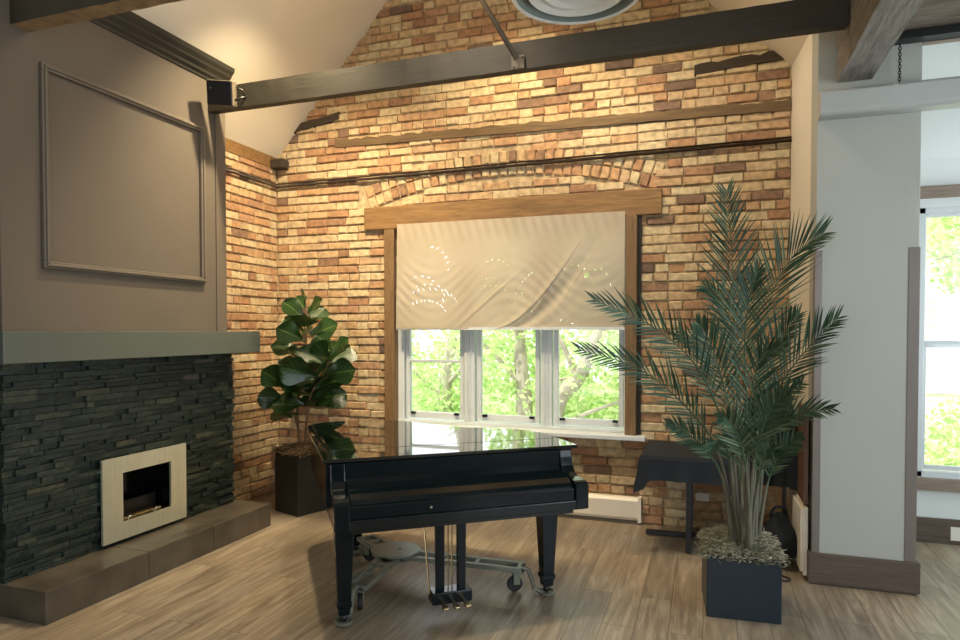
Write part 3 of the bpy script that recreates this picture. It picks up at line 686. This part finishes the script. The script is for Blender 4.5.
dl = empty('piano_dolly', PO, 'grey metal three-armed piano dolly with casters under the grand piano', 'piano dolly', pa)
pc = Vector((.49, .87))
MB().prism([(pc.x + .175 * math.cos(a), pc.y + .175 * math.sin(a)) for a in [PI / 8 + k * PI / 4 for k in range(8)]], .175, .187).build('centre_plate', 'dolly', dl, bevel=.002)
MB().prism([(pc.x + .13 * math.cos(a), pc.y + .13 * math.sin(a)) for a in [PI / 8 + k * PI / 4 for k in range(8)]], .130, .140).lathe([(0, 0), (.012, 0), (.012, .06), (0, .06)], (pc.x + .03, pc.y, .135), 10).build('lower_plate', 'dolly', dl)
for L in ((.075, .25), (1.325, .27), (.30, 1.42)):
    T = Vector(L); d = (T - pc); ln = d.length; d.normalize(); nrm = Vector((-d.y, d.x)); p0 = pc + d * .08; p1 = pc + d * (ln - .15)
    m = MB()
    for sgn in (-1, 1):
        a = p0 + nrm * sgn * .055; b = p1 + nrm * sgn * .055; t = nrm * .014
        m.prism([tuple(a - t), tuple(b - t), tuple(b + t), tuple(a + t)], .143, .172)
    for f in (.32, .62, .97):
        c = p0.lerp(p1, f); m.prism([tuple(c - nrm * .04 - d * .012), tuple(c + nrm * .04 - d * .012), tuple(c + nrm * .04 + d * .012), tuple(c - nrm * .04 + d * .012)], .15, .170)
    m.prism([tuple(p1 - d * .12 - nrm * .05), tuple(p1 + d * .01 - nrm * .05), tuple(p1 + d * .01 + nrm * .05), tuple(p1 - d * .12 + nrm * .05)], .132, .142)
    ar = m.build('arm', 'dolly', dl, bevel=.002)
    P3 = lambda q, z: (q.x, q.y, z)
    MB().tube([P3(p1 - d * .02, .16), P3(p1 + d * .03, .15), P3(p1 + d * .055, .09), P3(p1 + d * .07, .035), P3(p1 + d * .11, .02), P3(T, .018)], .014, 8).lathe([(0, 0), (.05, 0), (.055, .02), (.045, .02), (.043, .008), (0, .008)], (T.x, T.y, .012), 20).build('leg_cup', 'dolly', ar, smooth=False)
    cpos = p1 - d * .055
    for w_ in (cpos,):
        side = nrm
        cm = MB().lathe([(0, -.014), (.045, -.014), (.05, -.008), (.05, .008), (.045, .014), (0, .014)], (0, 0, 0), 20, axis='y')
        R = Matrix.Translation((w_.x + side.x * .0, w_.y, .051)) @ Matrix.Rotation(math.atan2(d.y, d.x) + .5, 4, 'Z')
        cm.v = [tuple(R @ Vector(v)) for v in cm.v]
        cs = cm.build('caster', 'rubber', dl, smooth=False)
        fk = MB().box(-.012, .03, -.024, -.019, .0, .082).box(-.012, .03, .019, .024, .0, .082).box(-.02, .034, -.028, .028, .076, .082)
        fk.v = [tuple(Matrix.Translation((w_.x, w_.y, .05)) @ Matrix.Rotation(math.atan2(d.y, d.x) + .5, 4, 'Z') @ Vector(v)) for v in fk.v]
        fk.build('fork', 'dolly', cs)

# ------------------------------------------------------------ plants
def moss(parent, mat, cx, cy, cz, hw, n, seed, ang=0, over=.02, hgt=.05):
    r = random.Random(seed); m = MB(); R = Matrix.Rotation(ang, 3, 'Z')
    for k in range(n):
        x = r.uniform(-1, 1) * (hw + over); y = r.uniform(-1, 1) * (hw + over); e = max(abs(x), abs(y)) / (hw + over)
        z = hgt * (1 - e ** 3) * r.uniform(.5, 1.1) + .004 - (.02 * r.random() if e > .93 else 0)
        p = Vector((x, y, z)); L = r.uniform(.03, .07); a = r.uniform(0, 2 * PI); pts = [p.copy()]; cur = r.uniform(-2.2, 2.2); 
        for q in range(4):
            p = p + Vector((math.cos(a), math.sin(a), r.uniform(-.5, .5))) * L / 4; a += cur / 2; pts.append(p.copy())
        pts = [R @ q + Vector((cx, cy, cz)) for q in pts]; m.tube(pts, r.uniform(.0016, .0032), 3, cap=False)
    return tag(m.build('moss', mat, parent, fixn=False), None, None, None, 'stuff')

def frond(par, pts, seed, llen=.27, start=.34, npair=30, bend=0, wid=.0125, trim=True):
    r = random.Random(seed); C = catmull(pts, 42)[:41 if trim else 43]; n = len(C)
    ra = MB().tube(C, [.008 - .0062 * (i / (n - 1)) for i in range(n)], 6)
    lf = MB(); o = ra.build('frond', 'rachis', par, smooth=True)
    view = Vector((-.12, -1, .12)).normalized()
    npair = int(npair * .95); pend = 0
    for k in range(npair * 2):
        side = -1 if k % 2 else 1
        t = start + (1 - start) * ((k // 2) + (.5 if side > 0 else 0)) / npair; t = min(t, .995)
        i = min(int(t * (n - 1)), n - 2); f = t * (n - 1) - i; P = C[i].lerp(C[i + 1], f); T = (C[i + 1] - C[i]).normalized()
        s_ = T.cross(view).normalized() * side; up = s_.cross(T).normalized() * side
        prof = min(1, .55 + (t - start) / .18 * .45) * (1 - .74 * max(0, (t - .5) / .5) ** 1.4)
        L = llen * prof * r.uniform(.9, 1.08); ang = math.radians(46 - 20 * t + r.uniform(-5, 5))
        d = (T * math.cos(ang) + s_ * math.sin(ang) + view * (.22 + r.uniform(-.12, .12)) + Vector((0, 0, bend)) + (view * .45 if s_.z < -.25 else Vector((0, 0, 0)))).normalized()
        if s_.z < -.25: L *= .78
        q = []; droop = Vector((0, 0, -1)) * L * .10
        B = d.cross(view).normalized(); w = wid * r.uniform(.8, 1.1)
        for (a, ww) in ((0, .3), (.25, 1), (.6, .8), (1, .04)):
            c = P + d * L * a + droop * a * a; fold = view * (-.25 * w * ww)
            q += [c - B * w * ww * .5, c + fold, c + B * w * ww * .5]
        fs = []
        for a in range(3):
            for b in range(2): fs.append((a * 3 + b, a * 3 + b + 1, a * 3 + 4 + b, a * 3 + 3 + b))
        lf.add(q, fs)
    lf.build('leaflets', 'frond', o, fixn=False); return o
PX, PY = .205, 4.155
pp = empty('potted_palm', (PX, PY, 0), 'tall feathery green palm in a square navy planter, right of the piano', 'potted palm')
L_ = lambda q: (q[0] - PX, q[1] - PY, q[2])
def potbox(hw, h, wall=.012, top=0):
    m = MB()
    for (r_, z) in ((hw, 0), (hw, h), (hw - wall, h), (hw - wall, h - .05)):
        m.v += [(-r_, -r_, z), (r_, -r_, z), (r_, r_, z), (-r_, r_, z)]
    for i in range(3):
        for k in range(4): m.f.append((i * 4 + k, i * 4 + (k + 1) % 4, i * 4 + 4 + (k + 1) % 4, i * 4 + 4 + k)); m.mi.append(0)
    m.f += [(0, 1, 2, 3), (12, 13, 14, 15)]; m.mi += [0, 1]; return m
pt = potbox(.20, .365).build('pot', ['potnavy', 'soil'], pp, bevel=.005); pt.rotation_euler = (0, 0, math.radians(4))
moss(pp, 'moss', 0, 0, .355, .20, 3200, 4, math.radians(4), .012, .085)
FR = [
 ([(0.20,4.05,0.40),(0.15,3.95,0.80),(0.12,3.85,1.00),(0.08,3.72,1.06),(0.03,3.6,1.02)], .20, .40, 20),
 ([(0.25,4.02,0.40),(0.28,3.95,0.75),(0.31,3.85,0.95),(0.33,3.75,1.02),(0.37,3.65,1.0)], .20, .40, 20),
 ([(0.22,4.15,0.40),(0.18,4.2,1.0),(0.08,4.25,1.4),(-0.05,4.2,1.58),(-0.2,4.1,1.62)], .25, .40, 22),
 ([(0.21,4.1,0.40),(0.19,4.15,1.06),(0.17,4.25,1.66),(0.15,4.3,2.15),(0.12,4.3,2.52)], .33, .42, 36),
 ([(0.27,4.15,0.40),(0.30,4.3,1.23),(0.37,4.45,1.78),(0.51,4.5,2.11),(0.72,4.4,2.27)], .40, .45, 30),
 ([(0.19,4.1,0.40),(0.12,4.0,1.02),(-0.03,3.85,1.43),(-0.28,3.65,1.68),(-0.57,3.5,1.82)], .30, .38, 32),
 ([(0.18,4.05,0.40),(0.08,3.95,0.94),(-0.08,3.85,1.2),(-0.34,3.75,1.43),(-0.68,3.65,1.55)], .27, .38, 32),
 ([(0.29,4.15,0.40),(0.34,4.2,0.94),(0.42,4.25,1.3),(0.58,4.2,1.57),(0.74,4.1,1.76)], .33, .40, 28),
 ([(0.28,4.1,0.40),(0.30,4.05,0.85),(0.36,4.0,1.08),(0.49,3.9,1.2),(0.68,3.8,1.25)], .22, .48, 20),
 ([(0.16,4.05,0.40),(0.10,3.9,0.81),(0.0,3.8,1.0),(-0.1,3.7,1.1),(-0.21,3.6,1.17)], .20, .42, 22),
 ([(0.30,4.15,0.40),(0.34,4.1,0.72),(0.39,4.05,0.91),(0.45,4.0,1.01),(0.52,3.9,1.09)], .20, .36, 20),
 ([(0.23,4.05,0.40),(0.22,3.85,0.88),(0.23,3.75,1.23),(0.27,3.65,1.5),(0.39,3.5,1.58)], .26, .40, 26),
 ([(0.24,4.2,0.40),(0.22,4.4,1.09),(0.18,4.55,1.59),(0.10,4.65,1.85),(-0.04,4.75,1.98)], .28, .42, 26),
 ([(0.25,4.0,0.40),(0.22,3.78,0.85),(0.17,3.6,1.09),(0.11,3.5,1.2),(0.05,3.35,1.23)], .22, .40, 22),
 ([(0.24,4.0,0.40),(0.25,3.8,0.9),(0.28,3.65,1.14),(0.33,3.55,1.28),(0.4,3.4,1.35)], .24, .40, 24),
 ([(0.24,4.1,0.40),(0.24,4.1,1.07),(0.22,4.1,1.54),(0.24,4.05,1.83),(0.3,4.0,2.04)], .30, .42, 28),
 ([(0.20,4.1,0.40),(0.16,4.1,0.95),(0.10,4.1,1.35),(0.02,4.05,1.6),(-0.06,3.95,1.72)], .28, .40, 26),
 ([(0.27,4.2,0.40),(0.30,4.25,1.0),(0.36,4.3,1.4),(0.44,4.3,1.62),(0.55,4.25,1.78)], .28, .40, 26),
 ([(0.22,4.02,0.40),(0.20,3.95,0.75),(0.20,3.85,0.98),(0.22,3.75,1.1),(0.26,3.62,1.13)], .20, .40, 20),
 ([(0.26,4.05,0.40),(0.27,4.0,0.8),(0.31,3.9,1.12),(0.38,3.8,1.28),(0.5,3.7,1.40)], .24, .40, 22),
]
for i, (P, ll, st, npz) in enumerate(FR):
    frond(pp, [L_(q) for q in P], 20 + i, ll * 1.22, st, npz, trim=i not in (3, 5, 6))
    C = catmull([L_(q) for q in P], 40); k = 12
    MB().tube(C[:k + 1], [.017 - .011 * (j / k) for j in range(k + 1)], 7).build('stem', 'palmstem', pp, smooth=True)

# fiddle leaf fig
FX, FY = -3.50, 5.10
fg = empty('potted_fig', (FX, FY, 0), 'fiddle leaf fig with broad dark leaves in a tall black planter in the brick corner', 'potted plant')
pf = potbox(.175, .56).build('pot', ['potblack', 'soil'], fg, bevel=.006); pf.rotation_euler = (0, 0, math.radians(-20))
moss(fg, 'moss_brown', 0, 0, .555, .17, 900, 9, math.radians(-20), .03, .05)
def figleaf(par, base, dirv, L, seed, roll=0):
    r = random.Random(seed); d = Vector(dirv).normalized(); up = Vector((0, 0, 1))
    if abs(d.z) > .95: up = Vector((0, -1, 0))
    up = (Vector((.25, -.75, .6)) + Vector((r.uniform(-.6, .6), r.uniform(-.3, .3), r.uniform(-.5, .5)))).normalized()
    sd = d.cross(up).normalized(); nn = sd.cross(d).normalized()
    m = MB(); m.uv = []; nu, nv = 10, 6; droop = r.uniform(.12, .4); ph = r.uniform(0, 6)
    base = Vector(base); pet = base + d * .04
    for i in range(nu + 1):
        u = i / nu; w = L * .40 * (math.sin(PI * min(1, u ** 1.15 * .94 + .035)) ** .75) * (.62 + .55 * u - .12 * math.sin(2 * PI * u))
        for j in range(nv + 1):
            v = j / nv * 2 - 1
            p = pet + d * L * u + sd * w * v + nn * (L * .07 * abs(v) ** 1.3 + L * .022 * math.sin(u * 11 + ph) * v * abs(v)) - Vector((0, 0, 1)) * L * droop * u * u * .5
            m.v.append(tuple(p)); m.uv.append((u, j / nv))
    for i in range(nu):
        for j in range(nv): q = i * (nv + 1) + j; m.f.append((q, q + 1, q + nv + 2, q + nv + 1)); m.mi.append(0)
    o = m.build('leaf', 'figleaf', par, smooth=True, fixn=False)
    return o
stems = [[(-.03, .02, .50), (-.05, .0, .9), (-.02, .02, 1.2), (.03, .02, 1.55), (.06, .0, 1.86)],
         [(.03, .0, .50), (.06, -.02, .8), (.11, -.03, 1.05), (.26, -.05, 1.28), (.36, -.06, 1.44)],
         [(0, -.03, .50), (-.0, -.06, .75), (-.08, -.06, 1.0), (-.12, -.06, 1.15)]]
for sp_ in stems: MB().tube(catmull(sp_, 16), [.013 - .0065 * (i / 16) for i in range(17)], 7).build('stem', 'bark', fg, smooth=True)
rf = random.Random(12); gold = 2.4
for si, (sp_, cnt, t0) in enumerate(((stems[0], 24, .32), (stems[1], 20, .40), (stems[2], 8, .45))):
    C = catmull(sp_, 60)
    for k in range(cnt):
        t = t0 + (1 - t0) * k / (cnt - 1); P = C[min(60, int(t * 60))]; a = k * gold + si * 1.3 + rf.uniform(-.3, .3)
        el = .25 + .75 * max(0, (t - .75) / .25) + rf.uniform(-.15, .25)
        Ln = rf.uniform(.24, .35) * (1 - .25 * max(0, (t - .85) / .15))
        D = Vector((math.cos(a), math.sin(a) * .8 - .1, el))
        if P.y + FY + D.y * Ln > YB - .12: D.y = -abs(D.y)
        figleaf(fg, P, D, Ln, 100 + si * 40 + k, rf.uniform(-.5, .5))

# ------------------------------------------------------------ right back corner
tb = empty('side_table', (-.1, 5.3, 0), 'low black pedestal table behind the palm on the left, under a black cloth', 'table')
def tpart(mb, name, mat, **k): return mb.shift((.1, -5.3, 0)).build(name, mat, tb, **k)
tpart(MB().box(-.43, .19, 4.97, 5.62, .70, .72), 'tabletop', 'black', bevel=.003)
tpart(MB().box(-.125, -.085, 5.02, 5.06, 0, .70), 'leg', 'black', bevel=.003)
tpart(MB().box(-.44, .20, 5.36, 5.41, .012, .045), 'foot_bar', 'black', bevel=.004)
tpart(MB().box(-.12, -.09, 5.06, 5.60, .012, .040), 'foot_bar', 'black', bevel=.004)
tpart(MB().box(-.12, -.08, 5.41, 5.45, .04, .70), 'leg', 'black', bevel=.003)
def cloth(name, x0, x1, y0, y1, zt, drop, label, seed, corner=.1):
    r = random.Random(seed); m = MB(); n = 24
    top = []; 
    per = [(x0 + (x1 - x0) * i / n, y0, 0, -1) for i in range(n)] + [(x1, y0 + (y1 - y0) * i / n, 1, 0) for i in range(n)] + \
          [(x1 - (x1 - x0) * i / n, y1, 0, 1) for i in range(n)] + [(x0, y1 - (y1 - y0) * i / n, -1, 0) for i in range(n)]
    rows = 8; N4 = len(per)
    for j in range(rows + 1):
        for i, (x, y, nx, ny) in enumerate(per):
            k = i % n; s_ = k / n; cd = min(s_, 1 - s_); h = drop[i // n] + corner * math.exp(-(cd / .06) ** 2)
            t = j / rows; out = .012 + .02 * t * (.5 + .5 * math.sin(s_ * 18 + i // n)) * t + .03 * t * math.exp(-(cd / .08) ** 2)
            if j == 0: out = 0
            nnx, nny = nx, ny
            if k == 0:
                px, py = per[i - 1][2], per[i - 1][3]; nnx = (nx + px); nny = (ny + py)
            m.v.append((x + nnx * out, y + nny * out, zt - h * t - (.004 if j else 0)))
    for j in range(rows):
        for i in range(N4): a = j * N4 + i; b = j * N4 + (i + 1) % N4; m.f.append((a, b, b + N4, a + N4)); m.mi.append(0)
    m.f.append(tuple(range(N4))); m.mi.append(0)
    return tag(m.build(name, 'cloth', smooth=False), label, 'tablecloth')
cloth('tablecloth', -.445, .20, 4.95, 5.63, .727, [.175, .18, .15, .17], 'black cloth draped over the low table left of the palm', 2)
t2 = empty('tall_table', (.47, 5.32, 0), 'small high black-legged stand in the right corner under a black cloth', 'table')
m2 = MB().box(.31, .59, 5.17, 5.47, 1.10, 1.12).shift((-.47, -5.32, 0)).build('tabletop', 'black', t2)
for (a, b) in ((.33, 5.18), (.55, 5.18), (.33, 5.45), (.57, 5.45)): MB().box(a, a + .016, b, b + .016, 0, 1.10).shift((-.47, -5.32, 0)).build('leg', 'black', t2)
cloth('tablecloth', .30, .60, 5.16, 5.48, 1.127, [.60, .60, .60, .60], 'black cloth hanging long over the high stand behind the palm', 5, .02)
# bag
bm = bmesh.new(); bmesh.ops.create_icosphere(bm, subdivisions=4, radius=1)
for v in bm.verts:
    c = v.co.copy(); n_ = noise.noise(c * 1.7 + Vector((3, 1, 5))) * .16 + noise.noise(c * 4) * .05
    k = 1 - .38 * max(0, c.z)
    v.co = Vector((c.x * .125 * k * (1 + n_), c.y * .13 * k * (1 + n_), .19 + c.z * .19 * (1 + n_ * .6)))
    if v.co.z < .02: v.co.z = .004 + v.co.z * .05 if v.co.z > 0 else .004
me = bpy.data.meshes.new('bag'); bm.to_mesh(me); bm.free(); me.materials.append(M['cloth'])
for p_ in me.polygons: p_.use_smooth = True
bg = empty('bag', (.50, 4.98, 0), 'slumped black fabric bag on the floor behind the palm planter', 'bag')
ob = bpy.data.objects.new('body', me); COL.objects.link(ob); ob.parent = bg
MB().tube(catmull([(-.06, -.02, .35), (-.03, -.05, .42), (.03, -.05, .42), (.05, -.01, .35)], 14), .010, 6).build('handle', 'cloth', bg, smooth=True)
tag(MB().tube(catmull([(.42, 4.72, .008), (.50, 4.66, .006), (.545, 4.70, .006), (.50, 4.76, .006), (.44, 4.80, .006), (.40, 4.86, .008)], 40), .006, 6).build('cable', 'rubber', smooth=True), 'black cable looped on the floor beside the palm planter', 'cable')
# heater, outlets, wood panel
ht = empty('baseboard_heater', (-1.5, 5.66, 0), 'long white baseboard heater under the triple window', 'heater')
h_ = lambda mb: mb.shift((1.5, -5.66, 0))
h_(MB().prism([(5.695, .03), (5.695, .225), (5.65, .225), (5.625, .20), (5.625, .06), (5.645, .03)], -2.6, -.50, 'x')).build('housing', 'heater', ht, bevel=.004)
h_(MB().box(-2.58, -.52, 5.64, 5.69, .0, .03)).build('air_gap', 'heatslot', ht)
for xx in (-2.6, -.53): h_(MB().box(xx, xx + .03, 5.618, 5.695, .02, .232)).build('end_cap', 'heater', ht, bevel=.003)
sh = empty('wall_heater', (.62, 4.95, 0), 'white ribbed wall heater at the foot of the cream side wall', 'heater')
q_ = MB().box(.625, .652, 4.74, 5.20, .03, .48)
for k in range(11): q_.box(.608, .627, 4.755 + k * .04, 4.78 + k * .04, .05, .46)
q_.shift((-.62, -4.95, 0)).build('ribbed_cover', 'heater', sh, bevel=.002)
tag(MB().box(.625, .653, 4.76, 5.06, .50, 1.14).build('wood_panel', 'redwood', bevel=.003), 'narrow reddish wooden board fixed on the cream side wall', 'wooden board')
def outlet(x0, x1, y, z0, z1, label):
    e = empty('wall_outlet', ((x0 + x1) / 2, y, (z0 + z1) / 2), label, 'outlet'); w2, h2 = (x1 - x0) / 2, (z1 - z0) / 2
    MB().box(-w2, w2, -.006, 0, -h2, h2).build('cover_plate', 'whiteplastic', e, bevel=.002)
    for s_ in (-1, 1): MB().box(s_ * w2 * .5 - .012, s_ * w2 * .5 + .012, -.008, -.005, -.018, .018).build('socket', 'whiteplastic', e, bevel=.001)
outlet(-.065, .04, 5.688, .235, .30, 'white outlet plate on the brick under the low table')
outlet(1.80, 1.93, 5.894, .035, .14, 'white outlet plate on the brown baseboard of the side wing')

# side window
w = MB()
for (a, b) in ((1.57, 1.615), (2.705, 2.75)): w.box(a, b, 5.925, 6.05, .508, 2.606)
w.box(1.57, 2.75, 5.925, 6.05, .508, .555).box(1.57, 2.75, 5.925, 6.05, 2.56, 2.606)
w2 = struct(w, 'window_2', 'vinyl', 'tall white sash window in the side wing at the right edge', bevel=.004)
for (za, zb, y) in ((.60, 1.52, 5.96), (1.575, 2.54, 6.0)):
    s = MB().box(1.615, 1.635, y - .02, y + .02, za - .035, zb + .03).box(2.685, 2.705, y - .02, y + .02, za - .035, zb + .03).box(1.635, 2.685, y - .02, y + .02, za - .035, za).box(1.635, 2.685, y - .02, y + .02, zb, zb + .03).build('sash', 'vinyl', w2, bevel=.003)
    MB().box(1.635, 2.685, y - .003, y + .003, za, zb).build('glass', 'glass', s)

# ------------------------------------------------------------ outside
struct(MB().box(-30, 30, 6.3, 60, -3.2, -3.0), 'ground', 'lawn', 'pale green lawn outside')
hs = empty('neighbour_house', (6.5, 20, -3), 'cream house wall seen behind the leaves through the side window', 'house')
q_ = MB().box(-5.5, 7, 0, 6, 0, 8)
for k in range(40): q_.box(-5.5, 7, -.02, .0, k * .2, k * .2 + .185)
q_.build('wall', 'housewall', hs)
MB().prism([(-.6, 8.0), (6.6, 8.0), (3, 11)], -6, 7.5, 'x').build('roof', 'shingle', hs)
MB().box(-1, 0, -.06, .02, 3, 4.6).build('window', 'vinyl', hs)
def tree(base, trunk, branches, blobs, n, label, seed, size=.06):
    r = random.Random(seed); e = empty('leafy_tree', base, label, 'tree', group=None); B = Vector(base)
    m = MB(); k = len(trunk); C = catmull([Vector(p) - B for p in trunk], 24); m.tube(C, [.17 - .11 * i / 24 for i in range(25)], 10)
    m.build('trunk', 'treebark', e, smooth=True)
    for b in branches:
        C = catmull([Vector(p) - B for p in b], 12); MB().tube(C, [.05 - .035 * i / 12 for i in range(13)], 6).build('branch', 'treebark', e, smooth=True)
    lf = MB(); tot = sum(b[3] ** 3 for b in blobs)
    for (x, y, z, R_) in blobs:
        for q in range(int(n * (1.0 if size > .1 else 2.0) * R_ ** 3 / tot)):
            while True:
                d = Vector((r.uniform(-1, 1), r.uniform(-1, 1), r.uniform(-1, 1)))
                if d.length < 1: break
            if noise.noise(Vector((x + d.x * R_, y + d.y * R_, z + d.z * R_)) * 1.3 + Vector((seed, 0, 0))) < -.12: continue
            c = Vector((x, y, z)) + d * R_ - B; s_ = size * r.uniform(.6, 1.3)
            u_ = Vector((r.uniform(-1, 1), r.uniform(-1, 1), r.uniform(-.8, .5))).normalized(); w_ = u_.cross(Vector((r.uniform(-1, 1), r.uniform(-1, 1), r.uniform(-1, 1)))).normalized()
            lf.add([c - u_ * s_, c - w_ * s_ * .5, c + u_ * s_, c + w_ * s_ * .5], [(0, 1, 2, 3)])
    tag(lf.build('foliage', 'treeleaf', e, fixn=False), None, None, None, 'stuff')
tree((-2.6, 9.2, -3), [(-2.6, 9.2, -3), (-2.5, 9.2, .2), (-2.55, 9.2, 1.2), (-2.7, 9.3, 3.2)], [[(-2.5, 9.2, .8), (-3.0, 9.0, 1.4), (-3.6, 8.9, 1.8)], [(-2.52, 9.2, .5), (-2.1, 9.0, .9), (-1.8, 8.9, 1.0)]],
     [(-2.9, 9.6, 1.5, 1.0), (-2.2, 9.5, .3, .9), (-3.0, 9.9, -.4, 1.0), (-2.4, 9.8, 2.6, 1.0)], 4200, 'leafy tree with a pale straight trunk seen through the middle pane', 31)
tree((-1.9, 8.6, -3), [(-1.9, 8.6, -3), (-1.95, 8.6, .3), (-1.55, 8.6, 1.1), (-1.1, 8.6, 2.2)], [[(-1.9, 8.6, .3), (-1.5, 8.5, .55), (-.9, 8.4, .8)], [(-1.6, 8.6, 1.0), (-1.8, 8.5, 1.5), (-2.1, 8.4, 2.0)]],
     [(-1.2, 9.0, 1.0, .9), (-.7, 8.9, .2, .7), (-1.6, 9.2, -.3, .8), (-.9, 9.0, 2.2, .9)], 3600, 'leafy tree with a leaning trunk seen through the right pane', 32)
tree((-4.6, 11, -3), [(-4.6, 11, -3), (-4.5, 11, .2), (-4.4, 11, 1.2), (-4.0, 11, 3)], [[(-4.5, 11, .4), (-5.0, 10.8, .9), (-5.4, 10.7, 1.1)], [(-4.5, 11, .6), (-3.9, 10.8, 1.2), (-3.5, 10.7, 1.5)]],
     [(-4.6, 11.2, .6, 1.1), (-3.9, 11.2, 1.3, .8), (-5.2, 11.3, 1.4, .7), (-4.6, 11.3, -.5, 1.0)], 4200, 'leafy tree seen through the left divided pane', 33)
tree((4.0, 10.5, -3), [(4.0, 10.5, -3), (4.05, 10.5, 1), (4.0, 10.5, 3), (3.9, 10.5, 5)], [[(4.0, 10.5, 2.2), (3.4, 10.3, 2.7), (2.9, 10.2, 2.6)], [(4.0, 10.5, 2.8), (3.5, 10.3, 3.2), (2.9, 10.2, 3.4)]],
     [(3.1, 10.5, 2.9, .75), (3.5, 10.4, 2.3, .5), (3.4, 10.5, 0.0, .75), (2.9, 10.4, -.5, .6), (3.9, 10.6, 3.6, .9)], 3400, 'leafy tree outside the side window on the right', 34)
# distant hedge of trees closes the view
for k, (x, y, z, R_) in enumerate(((-8.6, 16, .2, 2.2), (-3.6, 17, .6, 2.3), (1.0, 16, -.6, 1.8))):
    tree((x, y, -3), [(x, y, -3), (x, y, -1), (x, y, .5), (x, y, 1.5)], [], [(x, y, z, R_), (x + .3, y, z - 1.2, R_ * .8)], 2600,
         ['distant pale tree behind the left pane', 'distant pale tree behind the middle pane', 'distant pale tree behind the right pane'][k], 50 + k, .16)
